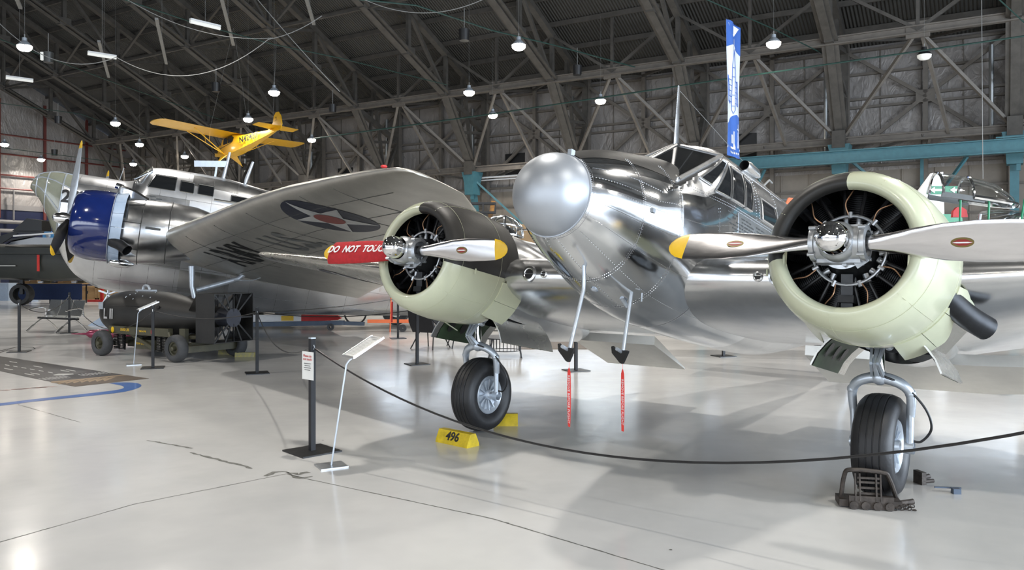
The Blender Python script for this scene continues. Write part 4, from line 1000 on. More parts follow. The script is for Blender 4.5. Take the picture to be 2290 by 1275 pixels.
m = MB(); m.tube([V((s, gside(s, 1.36)+.05, 1.36+.0*s)) for s in (-2.35, -2.8, -3.3)], .03, 6); m.xf(b2).build('grab_rail', M['alu'], bom)
# tail
m = MB(); m.prism([(-12.6, 1.3), (-13.4, 2.9), (-14.0, 3.15), (-14.9, 3.0), (-15.3, 1.3)], (0, .06, 0), (1, 0, 0), (0, 0, 1), .12); m.xf(b2).build('tail_fin', M['alu4'], bom)
m = MB(); m.loft([foil(-12.9-.2*abs(y), 1.35, 1.9-.22*abs(y), .1, 0, y) for y in (-4, -2, 0, 2, 4)]); m.xf(b2).build('tailplane', M['alu4'], bom)
# engine
def bengine(yc):
    c = V((0, yc, .24)); X = V((1, 0, 0)); n = 60
    m = MB(); m.lathe([(.05, .50), (.25, .51), (.36, .54), (.40, .60), (.36, .67), (.24, .73), (.05, .765), (-.2, .775), (-.38, .77), (-.40, .74), (-.38, .70), (0, .66)], c, X, n)
    cw = m.xf(b2).build('engine_cowling', M['navy'], bom)
    m = MB(); m.tube([c+V((-.37, 0, 0))+V((0, .78*cos(a), .78*sin(a))) for a in [2*pi*k/60 for k in range(61)]], .008, 4, cap=False); m.xf(b2).build('cowling_band', M['steelp'], cw)
    for k in range(16):
        a0 = 2*pi*k/16; m = MB(); rr = []
        for j in range(6):
            a = a0+2*pi/16*.97*j/5; rr.append([c+V((s, r*cos(a), r*sin(a))) for s, r in ((-.36, .755), (-.60, .80), (-.60, .785), (-.36, .74))])
        m.loft(rr); m.xf(b2).build('cowl_flap', M['ltblue'], cw)
    m = MB(); m.lathe([(.05, .5), (.05, .001)], c, X, 30); m.lathe([(.1, .3), (.2, .25), (.35, .15), (.4, .1)], c, X, 30)
    for k in range(9): a = 2*pi*k/9; m.tube([c+V((.1, .2*cos(a), .2*sin(a))), c+V((.1, .5*cos(a), .5*sin(a)))], .07, 10)
    m.xf(b2).build('engine', M['dark'], bom)
    m = MB()
    R_ = []
    for s, r, dh in ((-.42, .66, 0), (-.55, .70, 0), (-.95, .72, 0), (-1.5, .69, .06), (-2.0, .60, .12), (-2.6, .48, .1), (-3.4, .36, -.1), (-4.6, .16, -.4)):
        R_.append([c+V((s, r*.94*cos(2*pi*k/n), dh+r*sin(2*pi*k/n))) for k in range(n)])
    m.loft(R_); nc = m.xf(b2).build('engine_nacelle', M['alu3'], bom)
    m = MB()
    for s in (-.95, -1.5):
        m.tube([c+V((s, .735*.94*cos(a)*(1 if s > -1 else .965), (.73 if s > -1 else .70)*sin(a)+(.0 if s > -1 else .06))) for a in [2*pi*k/60 for k in range(61)]], .008, 4, cap=False)
    for a in (12, 55, -35): m.tube([c+V((s, .72*.95*cos(radians(a)), .725*sin(radians(a)))) for s in (-.56, -.95)], .006, 4)
    m.xf(b2).build('skin_seams', M['stencil'], nc)['kind'] = 'stuff'
    m = MB(); m.box(c+V((-1.2, .70, .08)), (.3, .01, .05)); m.xf(b2).build('stencilling', M['stencil'], nc)
    m = MB(); m.tube([c+V((-.42, .60, -.30)), c+V((-.62, .74, -.36)), c+V((-.78, .86, -.46))], .115, 20, cap=False); m.tube([c+V((-.42, .60, -.30)), c+V((-.62, .74, -.36)), c+V((-.775, .86, -.46))], .105, 20, 1, cap=False); m.tube([c+V((-.6, .72, -.355)), c+V((-.61, .73, -.36))], .1, 16, 1); m.xf(b2).build('exhaust_pipe', [M['rub'], M['blk']], nc, fix=False)
    m = MB(); m.lathe([(.08, .02), (.06, .09), (-.05, .13), (-.25, .12), (-.4, .03)], c+V((-.52, .42, -.74)), X, 20, ky=.8); m.xf(b2).build('oil_cooler', M['alu2'], nc)
    m = MB(); m.loft([[c+V((s, y*w_, z)) for y, z in ((-1, .6), (-1, t), (-.5, t+.05), (.5, t+.05), (1, t), (1, .6))] for s, t, w_ in ((-.36, .86, .10), (-.42, .90, .13), (-.7, .84, .14), (-1.0, .70, .13))]); m.tube([c+V((-.30, 0, .93)), c+V((-.45, 0, .9))], .07, 12); m.xf(b2).build('air_scoop', M['alu2'], nc)
    # propeller
    m = MB(); m.lathe([(.38, .12), (.62, .12), (.66, .09), (.78, .085)], c+V((0, 0, .05)), X, 20)
    hub = m.xf(b2).build('propeller', M['cast'], bom); o = c+V((.5, 0, .06))
    m = MB(); m.lathe([(.18, .10), (.30, .135), (.55, .13), (.66, .10), (.72, .05), (.735, .001)], c+V((.08, 0, .05)), X, 20); m.xf(b2).build('spinner', M['alu'], hub)
    for a in (pi/2+.05, pi/2+2*pi/3+.05, pi/2-2*pi/3+.05):
        Y = V((0, cos(a), sin(a))); tt = V((0, -sin(a), cos(a))); R_ = []
        for r, ch, th, bt_ in ((.1, .12, .11, 0), (.25, .12, .11, 60), (.45, .19, .07, 48), (.75, .25, .045, 40), (1.1, .26, .03, 32), (1.45, .23, .02, 26), (1.55, .22, .018, 25), (1.66, .16, .015, 24), (1.72, .06, .008, 24)):
            b = radians(bt_); T = tt*cos(b)+X*sin(b); Nn = tt*sin(b)*-1+X*cos(b); R_.append([o+Y*r+T*(ch/2*cos(2*pi*k/14))+Nn*(th/2*sin(2*pi*k/14)) for k in range(14)])
        m = MB(); m.loft(R_[:7]); m.xf(b2).build('blade', M['steelp'] if abs(a-pi/2) < .2 else M['black'], hub); m = MB(); m.loft(R_[6:]); m.xf(b2).build('blade_tip', M['yellow'], hub)
    # gear
    g0 = V((-2.2, yc, 0)); w0 = V((-2.15, yc, .56))
    m = MB(); m.lathe([(-.13, .28), (-.19, .36), (-.2, .45), (-.13, .54), (0, .56), (.13, .54), (.2, .45), (.19, .36), (.13, .28)], w0, (0, 1, 0), 40); lg = m.build('main_wheel', M['rubber'], bom)
    m = MB()
    for sgn in (-.27, .27): m.tube([(-2.15, yc+sgn, .56), (-2.0, yc+sgn*.8, 1.3), (-2.0, yc+sgn*.8, 1.75)], [.05, .05, .07], 10)
    m.tube([(-2.1, yc, 1.2), (-3.0, yc-.1, 1.45), (-3.6, yc-.1, 1.95)], .06, 10); m.tube(spline([(-2.9, yc+.08, 1.43), (-3.3, yc+.1, 1.42), (-3.7, yc+.05, 1.6), (-3.75, yc, 1.8)]), .012, 6); m.build('landing_gear', M['steelp'], lg)
bengine(2.9); bengine(-2.9)
# wings: nearer outer wing placed from its measured leading edge, far wing mirrored
def wpts(L, ch, th, aft=V((.89, .354, -.29)), n=20):
    xs = [(1-cos(pi*k/n))/2 for k in range(n+1)]; upv = aft.cross(V((.69, -.715, .08))).normalized(); upv = -upv if upv.z < 0 else upv
    yt = lambda x: 5*th*(.2969*sqrt(x)-.126*x-.3516*x*x+.2843*x**3-.1015*x**4)
    return [V(L)+aft*(x*ch)+upv*((yt(x)+.06*x*(1-x))*ch) for x in xs[::-1]]+[V(L)+aft*(x*ch)+upv*((-yt(x)+.06*x*(1-x))*ch) for x in xs[1:-1]]
ST = [(-.12, (-8.15, 18.06, 2.38), 4.9, .16), (0, (-7.44, 17.2, 2.47), 4.6, .155), (.18, (-6.37, 15.9, 2.62), 4.2, .145), (.37, (-5.24, 14.5, 2.77), 3.8, .14), (.5, (-4.47, 13.6, 2.88), 3.5, .135), (.66, (-3.52, 12.45, 2.96), 3.0, .13), (.83, (-2.5, 11.2, 2.985), 2.2, .125), (.93, (-1.92, 10.5, 2.98), 1.6, .12), (1, (-1.5, 10, 2.96), .98, .12), (1.025, (-1.33, 9.86, 2.93), .5, .12), (1.035, (-1.2, 9.85, 2.89), .2, .12)]
m = MB(); m.loft([[bom_i @ p for p in wpts(L, ch, th)] for _, L, ch, th in ST]); nw = m.build('outer_wing', M['alu5'], bom, ang=40)
m = MB(); m.loft([[V((p.x, -p.y, p.z)) for p in [bom_i @ q for q in wpts(L, ch, th)]] for _, L, ch, th in ST]); m.build('outer_wing', M['alu5'], bom, ang=40)
m = MB(); L0 = bom_i @ V((-8.15, 18.06, 2.38)); R_ = []
for y in (L0.y, 1.5, 0, -1.5, -L0.y): R_.append([V((p.x, y, p.z)) for p in [bom_i @ q for q in wpts((-8.15, 18.06, 2.38), 4.6, .16)]])
m.loft(R_); m.build('centre_wing', M['alu5'], bom, ang=40)
Ld = V((5.94, -7.2, .50)); AF = V((.89, .354, -.29)); LL = V((-7.44, 17.2, 2.47)); dn = AF.cross(Ld).normalized(); dn = dn if dn.z < 0 else -dn
def wsurf(t, x, o):
    "point on the lower skin of the near wing"
    a = [q for q in ST if q[0] <= t][-1]; b = [q for q in ST if q[0] > t][0]; f = (t-a[0])/(b[0]-a[0]); L = V(a[1]).lerp(V(b[1]), f); ch = a[2]+(b[2]-a[2])*f; th = a[3]+(b[3]-a[3])*f; u = min(.98, max(.0, x/ch))
    yt = 5*th*(.2969*sqrt(u)-.126*u-.3516*u*u+.2843*u**3-.1015*u**4); upv = -AF.cross(V((.69, -.715, .08))).normalized(); upv = upv if upv.z > 0 else -upv
    return bom_i @ (L+AF*x+upv*((-yt+.06*u*(1-u))*ch-o))
SL = Ld.length
def wdecal(poly, tc, xc, o, mt, nm, par=None):
    m = MB(); n = len(poly); K = 8; P = []; fs = []
    for i in range(n):
        for k in range(K+1): P.append(wsurf(tc+poly[i][0]*k/K/SL, xc+poly[i][1]*k/K, o))
    for i in range(n):
        j = (i+1) % n
        for k in range(K): fs.append((i*(K+1)+k, i*(K+1)+k+1, j*(K+1)+k+1, j*(K+1)+k))
    return m.add(P, fs).build(nm, mt, par or nw, fix=False)
r = .76; c_ = [(r*cos(a), r*sin(a)) for a in [2*pi*k/48 for k in range(48)]]; ro = radians(0)
s_ = []
for k in range(10):
    a = pi/2*-1+pi*k/5; q = r*.99 if k % 2 == 0 else r*.38
    a0 = -pi/2+pi*(k//1)/5; s_.append((q*cos(a0), q*sin(a0)))
s2 = []
for k in range(10):
    for f in range(5):
        a = V(s_[k]+(0,)); b = V(s_[(k+1) % 10]+(0,)); p = a.lerp(b, f/5); s2.append((p.x, p.y))
wdecal(c_, .62, .92, .006, M['insB'], 'insignia'); wdecal(s2, .62, .92, .012, M['insW'], 'star'); wdecal([(x*.32, y*.32) for x, y in c_], .62, .92, .018, M['insR'], 'insignia_centre')
for body, tc, xc, mt, sz in (('ARMY', .125, 1.25, 'stencil', 1.15), ('U.S.', .37, 1.35, 'stencil2', 1.1)):
    m = MB(); m.text(body, (0, 0, 0), (1, 0, 0), (0, 1, 0), sz, .004, bold=.03, map=lambda x, y, z, tc=tc, xc=xc: wsurf(tc+x*.62/SL, xc-y*1.15, .008)); 
    m.build('wing_lettering', M[mt], nw, fix=False)
m = MB()
for t in (.1, .28, .45, .68, .8): m.tube([wsurf(t, x, .003) for x in [.15+.2*k for k in range(11)]], .005, 4, cap=False)
for x in (.55, 1.2, 1.9): m.tube([wsurf(t/20, x, .003) for t in range(-2, 19)], .005, 4, cap=False)
m.build('skin_seams', M['seam2'], nw)['kind'] = 'stuff'
m = MB(); p = bom_m.inverted() @ V((-1.62, 10.1, 3.0)); m.sphere(p, .028, 10, 6, 0, (1.6, 1, .8)); m.build('navigation_light', M['seat'], nw)
# ================================================================ yellow high-wing plane hanging in the roof
cub = empty('light_aircraft', (-13.3, 38.5, 7.55), 'small yellow high-wing plane N42427 hanging under the roof', 'aircraft')
cf = V((-.8, .6, 0)).normalized(); cu_m = Matrix.Translation((-14.35, 41, 7.85)) @ Matrix.Rotation(atan2(cf.y, cf.x), 4, 'Z') @ Matrix.Rotation(radians(8), 4, 'Y') @ Matrix.Rotation(radians(1), 4, 'X') @ Matrix.Scale(.8, 4)
cub.matrix_world = cu_m
prof = [(1.55, .26, -.28, .30), (1.2, .32, -.38, .36), (.75, .36, -.46, .40), (.5, .66, -.48, .42), (-.6, .68, -.48, .40), (-1.2, .52, -.42, .36), (-2.5, .36, -.28, .26), (-4.0, .22, -.08, .12), (-4.75, .18, .02, .04)]
m = MB(); m.loft([[V((s, y*w_, z)) for y, z in ((-1, b), (-1, (b+t)/2), (-.85, t-.06), (-.3, t), (.3, t), (.85, t-.06), (1, (b+t)/2), (1, b))] for s, t, b, w_ in prof]); m.build('fuselage', M['cubyel'], cub, ang=50)
def crow(y): return foil(.62, .74+abs(y)*.03, 1.55, .11, 2, y)
m = MB(); R_ = [crow(y) for y in (-5.0, -2.5, 0, 2.5, 5.0)]
def tipr(y, k, c): return foil(.62-k, .74+abs(y)*.03, c, .08, 2, y)
R_ = [tipr(-5.3, .4, .7), tipr(-5.22, .16, 1.2)]+R_+[tipr(5.22, .16, 1.2), tipr(5.3, .4, .7)]; m.loft(R_); m.build('wing', M['cubyel'], cub)
for sg in (1, -1):
    for sx, ex in ((.45, .4), (.45, -.45)):
        m = MB(); m.bar((sx*.8, sg*.38, -.42), (ex, sg*2.9, .76), .05, .03); m.build('wing_strut', M['cubyel'], cub)
    m = MB(); m.bar((.32, sg*1.7, .2), (.3, sg*1.75, .75), .02); m.bar((-.1, sg*1.7, .2), (-.3, sg*1.75, .75), .02); m.build('jury_strut', M['cubyel'], cub)
    m = MB(); m.add([(.75, sg*.38, -.44), (.1, sg*.36, -.46), (.42, sg*.95, -1.02), (.75, sg*.36, -.47), (.1, sg*.34, -.49), (.42, sg*.93, -1.05)], [(0, 1, 2), (3, 5, 4), (0, 2, 5, 3), (1, 4, 5, 2), (0, 3, 4, 1)]); g = m.build('landing_gear', M['cubyel'], cub)
    m = MB(); m.lathe([(-.09, .1), (-.1, .18), (-.05, .24), (.05, .24), (.1, .18), (.09, .1)], (.42, sg*1.02, -1.04), (0, 1, 0), 20); m.lathe([(-.08, .1), (.08, .1)], (.42, sg*1.02, -1.04), (0, 1, 0), 12); m.build('wheel', M['rubber'], g)
    m = MB(); m.prism([(.05, .05), (-.25, .03), (-.5, .03)], (0, 0, 0), (1, 0, 0), (0, 0, 1), .01)
    m = MB(); m.prism([(.42, .28), (.3, .6), (-.05, .62), (-.05, .2), (.35, .2)], (0, sg*.405, 0), (1, 0, 0), (0, 0, 1), .01); m.prism([(-.1, .2), (-.1, .62), (-.55, .62), (-.75, .45), (-.6, .22)], (0, sg*.4, 0), (1, 0, 0), (0, 0, 1), .01); m.build('side_window', M['glassd'], cub)
m = MB(); m.loft([foil(-4.0-.15*abs(y), .22, .95-.2*abs(y), .05, 0, y) for y in (-1.45, -1.2, -.5, 0, .5, 1.2, 1.45)]); m.build('tailplane', M['cubyel'], cub)
m = MB(); m.prism([(-3.7, .2), (-4.3, .55), (-4.45, .95), (-4.65, 1.12), (-4.9, 1.1), (-5.1, .8), (-5.15, .3), (-5.0, .0), (-4.7, -.02)], (0, .03, 0), (1, 0, 0), (0, 0, 1), .06); fn = m.build('tail_fin', M['cubyel'], cub)
m = MB(); m.text('4', (-4.65, .035, .78), (-1, 0, 0), (0, 0, 1), .2, .01); m.box((-4.65, .04, .64), (.16, .01, .02)); m.build('tail_mark', M['blk'], fn, fix=False)
m = MB(); m.tube([(-4.85, 0, -.05), (-4.95, 0, -.2)], .03, 6); m.lathe([(-.03, .09), (.03, .09)], (-4.97, 0, -.22), (0, 1, 0), 12); m.build('tail_wheel', M['rubber'], cub)
m = MB(); m.prism([(1.5, -.07), (-.55, .16), (-.55, .19), (1.5, -.02)], (0, .425, 0), (1, 0, 0), (0, 0, 1), .008); m.build('black_stripe', M['blk'], cub)
m = MB(); m.text('N42427', (0, 0, 0), (1, 0, 0), (0, 0, 1), .52, .01, bold=.012, map=lambda x, y, z: V((-2.25-x, .26+.085*(.25-x)+.105+z, .06+y))); m.build('registration', M['blk'], cub, fix=False)
m = MB(); m.lathe([(0, .26), (.12, .22), (.2, .08), (.28, .06), (.3, .001)], (1.55, 0, -.03), (1, 0, 0), 16); m.bar((1.8, -.35, -.75), (1.8, .35, .7), .11, .03, up=V((1, 0, 0))); m.build('propeller', M['dark'], cub)
for sg in (1, -1): m = MB(); m.tube([(1.2, sg*.36, -.05), (1.2, sg*.62, -.05)], .11, 10); m.build('cylinder_head', M['dark'], cub)
m = MB(); w0 = cu_m.inverted() @ V((-14.3, 41, 14)); m.tube([(.2, 1.5, .8), w0], .008, 4); m.build('hanging_wire', M['cable'], cub); m = MB(); m.tube([(.2, -1.5, .8), w0], .008, 4); m.build('hanging_wire', M['cable'], cub); m = MB(); m.tube([(-4.2, 0, .25), cu_m.inverted() @ V((-11.4, 38.8, 14))], .008, 4); m.build('hanging_wire', M['cable'], cub)
# ================================================================ big black bomb on its olive trailer
def zpt(px, py, z): return gp(px, py, z)
bo = V((-8.6, 14.6, 0)); bo = gp(395, 808); 
# axis of the bomb points to the right and slightly towards the viewer
nose = V((-8.22, 16.4, 0)); bax = V((.867, -.498, 0)).normalized(); bs = V((bax.y, -bax.x, 0))   # bs towards viewer
tr = empty('bomb_trailer', V((nose.x, nose.y, 0)), 'olive drab four-wheeled bomb trailer with coil springs and yellow lettering', 'trailer', rz=atan2(bax.y, bax.x))
bm = empty('aerial_bomb', V((nose.x, nose.y, 0)), 'fat black bomb marked L11 with a box tail, lying on the olive trailer', 'bomb', rz=atan2(bax.y, bax.x))
# local: x along the axis to the tail, -y towards viewer
zc = .80; X = V((1, 0, 0)); R0 = .45
m = MB(); m.lathe([(.0, .001), (.0, .14), (.03, .26), (.10, .34), (.28, .41), (.55, .445), (.8, R0), (1.5, R0), (1.9, .43), (2.3, .36), (2.75, .26), (3.3, .17)], (0, 0, zc), X, 48); m.build('casing', M['black'], bm)
m = MB(); m.add([], []); 
for x in (.3,): m.tube([(x, 0, zc)]*2, .001, 3) if False else None
m.tube([(.5, -.44*cos(radians(22)), zc+.44*sin(radians(22))), (.8, -.45*cos(radians(22)), zc+.45*sin(radians(22))), (1.5, -.45*cos(radians(22)), zc+.45*sin(radians(22)))], .006, 4); m.build('casing_seam', M['blk'], bm)
# letters on the flank facing the viewer
m = MB(); m.text('L II', (0, 0, 0), (1, 0, 0), (0, 0, 1), .27, .004, bold=.008, map=lambda x, y, z: V((.58+x*.9, -sqrt(max(.01, (.475)**2-(y+.0)**2)), zc+y))); m.build('lettering', M['white'], bm, fix=False)
for x, z, r in ((2.0, .17, .05), (1.85, -.04, .035)):
    m = MB(); y = -sqrt(.425**2-z*z); m.prism([(r*cos(a)*(1 if k % 2 else .6), r*sin(a)*(1 if k % 2 else .6)) for k, a in enumerate([2*pi*k/10 for k in range(10)])], (x, y-.004, zc+z), X, V((0, z/.41, 1)).normalized(), .006); m.build('lug_plug', M['blk'], bm)
m = MB(); m.box((1.1, 0, zc+R0+.012), (.5, .12, .03)); m.tube(spline([(1.0, 0, zc+R0+.02), (1.04, 0, zc+R0+.10), (1.16, 0, zc+R0+.10), (1.22, 0, zc+R0+.02)], 4), .025, 8); m.build('lifting_eye', M['steelp'], bm)
rnd = random.Random(4)
m = MB()
for k in range(12):
    a = radians(40+rnd.random()*45); x = .8+rnd.random()*.9; p = V((x, -R0*cos(a), zc+R0*sin(a))); n_ = V((0, -cos(a), sin(a))); m.dome(p, n_, .014)
m.build('rivets', M['steelp'], bm)['kind'] = 'stuff'
# box tail
bx0, bx1, hb = 3.13, 3.62, .44
m = MB()
for y, z, sy, sz in ((0, hb, 2*hb, .012), (0, -hb, 2*hb, .012), (hb, 0, .012, 2*hb), (-hb, 0, .012, 2*hb)): m.box(((bx0+bx1)/2, y, zc+z), (bx1-bx0, sy, sz))
bt_ = m.build('box_tail', M['black'], bm)
m = MB()
for a, b in ((-hb, -hb), (-hb, hb), (hb, -hb), (hb, hb), (0, hb), (0, -hb), (hb, 0), (-hb, 0), (-hb*.42, hb), (hb*.42, hb), (-hb*.42, -hb), (hb*.42, -hb)):
    m.bar((bx1-.02, a*.25, zc+b*.25), (bx1-.02, a, zc+b), .012, .03); m.bar((bx0+.05, a*.25, zc+b*.25), (bx0+.05, a, zc+b), .012, .03)
m.build('fin_brace', M['blk'], bt_)
m = MB(); m.lathe([(0, .17), (.05, .17), (.05, .001)], (bx1-.06, 0, zc), X, 32); m.lathe([(-.5, .17), (0, .17)], (bx1-.05, 0, zc), X, 32)
for k in range(8): a = 2*pi*k/8+.2; m.dome((bx1-.01, .15*cos(a), zc+.15*sin(a)), X, .012)
m.build('tail_cone_cap', mat('slate_cap', (.05, .055, .075), .5), bt_)
m = MB()
for sg in (-1, 1): m.add([(2.7, sg*.26, zc+.12), (bx0, sg*.43, zc+.43), (bx0, sg*.24, zc+.1), (2.7, sg*.24, zc+.12), (bx0, sg*.41, zc+.42), (bx0, sg*.22, zc+.08)], [(0, 1, 2), (3, 5, 4), (0, 3, 4, 1), (1, 4, 5, 2), (0, 2, 5, 3)])
m.build('strake', M['black'], bt_)
m = MB(); m.tube([(.0, -.12, zc+.22), (.2, -.40, zc+.16)], .014, 6); m.box((.26, -.41, zc+.16), (.14, .01, .14)); m.build('tag_plate', M['steelp'], bm)
# trailer
for sg in (-1, 1):
    m = MB(); m.box((1.47, sg*.40, .50), (1.8, .10, .15)); fr = m.build('side_rail', M['olive'], tr)
    if sg < 0:
        yy = sg*.40-.051
        m = MB(); m.prism([(.045*cos(a), .06*sin(a)) for a in [2*pi*k/16 for k in range(16)]], (.70, yy, .50), X, V((0, 0, 1)), .003); m.build('reflector', M['yellow'], fr)
        m = MB(); m.prism([(.025*cos(a), .05*sin(a)) for a in [2*pi*k/16 for k in range(16)]], (1.9, yy, .50), X, V((0, 0, 1)), .003); m.build('reflector', M['ribbon'], fr)
        m = MB(); m.text('3500 LBS', (1.08, yy, .51), X, V((0, 0, 1)), .075, .002); m.text('TIRE 45 PSI', (1.62, yy, .50), X, V((0, 0, 1)), .045, .002); m.build('lettering', M['yellow'], fr, fix=False)
    for x0 in (.74, .90, 2.05, 2.21):
        m = MB(); pts = [(x0+.06*cos(2*pi*k/10), sg*.38+.06*sin(2*pi*k/10), .12+.32*k/110) for k in range(111)]; m.tube(pts, .011, 5); m.build('coil_spring', M['blk'], tr)
for x in (.6, 2.8): m = MB(); m.bar((x, -.5, .245), (x, .5, .245), .08, .1); m.bar((x, -.3, .295), (x, .3, .295), .06); m.build('axle', M['olive'], tr)
m = MB(); m.box((1.55, -.15, .24), (.62, .42, .18)); bb = m.build('battery_box', M['olive'], tr)
m = MB(); m.text('TOW SPEED', (1.45, -.362, .25), X, V((0, 0, 1)), .055, .002); m.build('lettering', M['yellow'], bb, fix=False)
m = MB(); m.bar((1.1, -.38, .46), (1.95, -.44, .18), .035, .06); m.tube([(2.35, -.42, .5), (2.5, -.48, .3)], .035, 8); m.build('brace', M['olive'], tr)
m = MB(); m.bar((.6, 0, .2), (2.9, 0, .2), .12, .12); m.box((2.62, -.3, .42), (.16, .08, .32)); m.box((2.7, -.1, .42), (.5, .3, .06)); m.bar((2.9, -.48, .22), (3.0, .75, .22), .1, .12); m.build('chassis_beam', M['olive'], tr)
def wheel(x, y, r, par, fy=-1):
    m = MB(); m.lathe([(-.075, r*.5), (-.095, r*.62), (-.10, r*.8), (-.08, r*.93), (-.03, r), (.03, r), (.08, r*.93), (.10, r*.8), (.095, r*.62), (.075, r*.5)], (x, y, r), (0, 1, 0), 36); w = m.build('wheel', M['rubber2'], par)
    m = MB(); m.lathe([(-.06, r*.52), (-.05, r*.42), (-.02, r*.38), (-.03, r*.18), (-.10, r*.15), (-.11, .001)], (x, y, r), (0, -fy, 0), 24); m.lathe([(.03, r*.52), (.03, .001)], (x, y, r), (0, -fy, 0), 24); m.build('wheel_rim', M['olive'], w)
wheel(.6, -.6, .25, tr); wheel(2.8, -.6, .25, tr); wheel(2.95, .62, .25, tr); wheel(.6, .6, .25, tr)
for (a, b, lab) in (((490, 792), (528, 793), 'worn yellow chock behind the trailer rear wheel'), ((527, 798), (570, 798), 'worn yellow chock in front of the trailer rear wheel')):
    A = gp(*a); B = gp(*b); m = MB(); m.loft([[q+V((0, y, z)) for y, z in ((-.06, 0), (-.04, .085), (.04, .085), (.06, 0))] for q in (A, B)]); tag(m.build('wheel_chock', M['chockw']) if 'chockw' in M else m.build('wheel_chock', M.setdefault('chockw', mat('worn_chock', (.42, .36, .09), .7, 0, .4, 25, col2=(.25, .24, .18)))), lab, 'chock', 'worn chocks at the bomb trailer')
# ================================================================ rope barrier
def stanchion(px, py, h, lab, rot=.6, side=.36):
    p = gp(px, py); e = empty('stanchion', p, lab, 'barrier post', 'black barrier stanchions', rz=rot)
    m = MB(); m.box((0, 0, .007), (side, side, .014)); m.build('base', M['blk'], e)
    m = MB(); m.box((0, 0, h/2), (.048, .048, h)); m.build('post', M['postb'], e)
    m = MB(); m.box((0, 0, h+.004), (.05, .05, .012)); m.build('cap', M['steelp'] if h > 1.055 and px == 698 else M['blk'], e)
    for y in (-1, 1): m = MB(); m.tube([(0, y*.03, h-.06), (0, y*.045, h-.08), (0, y*.03, h-.1)], .006, 5); m.build('hook', M['steelp'], e)
    return p+V((0, 0, h-.08))
M['postb'] = mat('black_post', (.008, .009, .012), .55, 0, .1, 8)
PT = {}
PT['n'] = stanchion(698, 1010, 1.06, 'nearest black stanchion, carrying a white notice card', .75, .40)
PT['a'] = stanchion(575, 835, 1.07, 'black stanchion right of the bomb tail, in front of the silver bomber', .4)
PT['b'] = stanchion(342, 823, 1.06, 'black stanchion in front of the bomb, beside the slim sign', .35)
PT['c'] = stanchion(43, 787, 1.05, 'leftmost black stanchion at the end of the dark floor graphic', .3)
PT['d'] = stanchion(155, 745, 1.05, 'black stanchion in front of the silver mesh bench', .3)
PT['e'] = stanchion(933, 815, 1.06, 'black stanchion below the near cream cowling, beside the dark chairs', .5)
PT['f'] = stanchion(890, 757, 1.05, 'far black stanchion beside the orange tow bar', .3)
PT['g'] = stanchion(1288, 829, 1.06, 'black stanchion behind the two red streamers', .4)
PT['h'] = stanchion(1618, 797, 1.06, 'black stanchion whose base shows under the silver belly', .3)
PT['r'] = stanchion(2363, 1420.5, 1.06, 'black stanchion outside the right picture edge', .3)
def rope(a, b, sag, lab, r=.008):
    m = MB(); m.tube(catenary(a, b, sag, 28), r, 6); tag(m.build('rope', M['blk']), lab, 'rope', 'black barrier ropes')
rope(PT['n'], PT['r'], .53, 'black rope sagging right from the nearest stanchion across both tyres', .0085)
rope(PT['n'], PT['a'], .28, 'black rope dipping left from the nearest stanchion towards the bomb tail')
rope(PT['a'], PT['b'], .12, 'black rope crossing in front of the bomb tail')
rope(PT['c'], PT['d'], .28, 'black rope sagging in front of the silver mesh bench')
rope(PT['d'], PT['b']+V((0, .0, -.02)), .55, 'black rope running from the bench post towards the bomb')
rope(PT['a'], PT['e'], .10, 'black rope passing under the bomber fuselage')
rope(PT['e'], PT['g'], .35, 'black rope behind the near main wheel')
rope(PT['f'], PT['a'], .05, 'black rope rising to the far post by the orange tow bar')
m = MB(); m.tube([gp(0, 785), gp(40, 776), gp(75, 777), gp(78, 780)], .01, 5); m.tube([gp(-10, 792), gp(18, 783), gp(45, 786)], .01, 5); tag(m.build('rope', M['blk']), 'black rope lying on the floor by the leftmost stanchion', 'rope')
# notice on the near stanchion
q = PT['n']; X = V((.93, .36, 0)).normalized(); m = MB(); o = q+V((-.03, -.045, -.17)); m.prism([(-.09, -.13), (.09, -.13), (.09, .13), (-.09, .13)], o, V((.75, -.66, 0)), V((0, 0, 1)), -.003)
nt_ = m.build('notice_card', M['paper']); tag(nt_, 'white notice card with red and black text on the nearest stanchion', 'notice')
m = MB(); XX = V((.75, -.66, 0)).normalized(); NNp = V((-.66, -.75, 0))*.004
for k, z in enumerate((.09, .06)): m.text(('Please do', 'not touch')[k], o+NNp+V((0, 0, z)), XX, V((0, 0, 1)), .034, .001)
m.build('heading', M['redp'], nt_, fix=False)
m = MB()
for k in range(4): m.box(o+NNp+V((0, 0, .02-.02*k)), (.11-.02*(k % 2), .001, .006), (XX, NNp.normalized(), V((0, 0, 1))))
m.build('small_print', M['ink'], nt_)
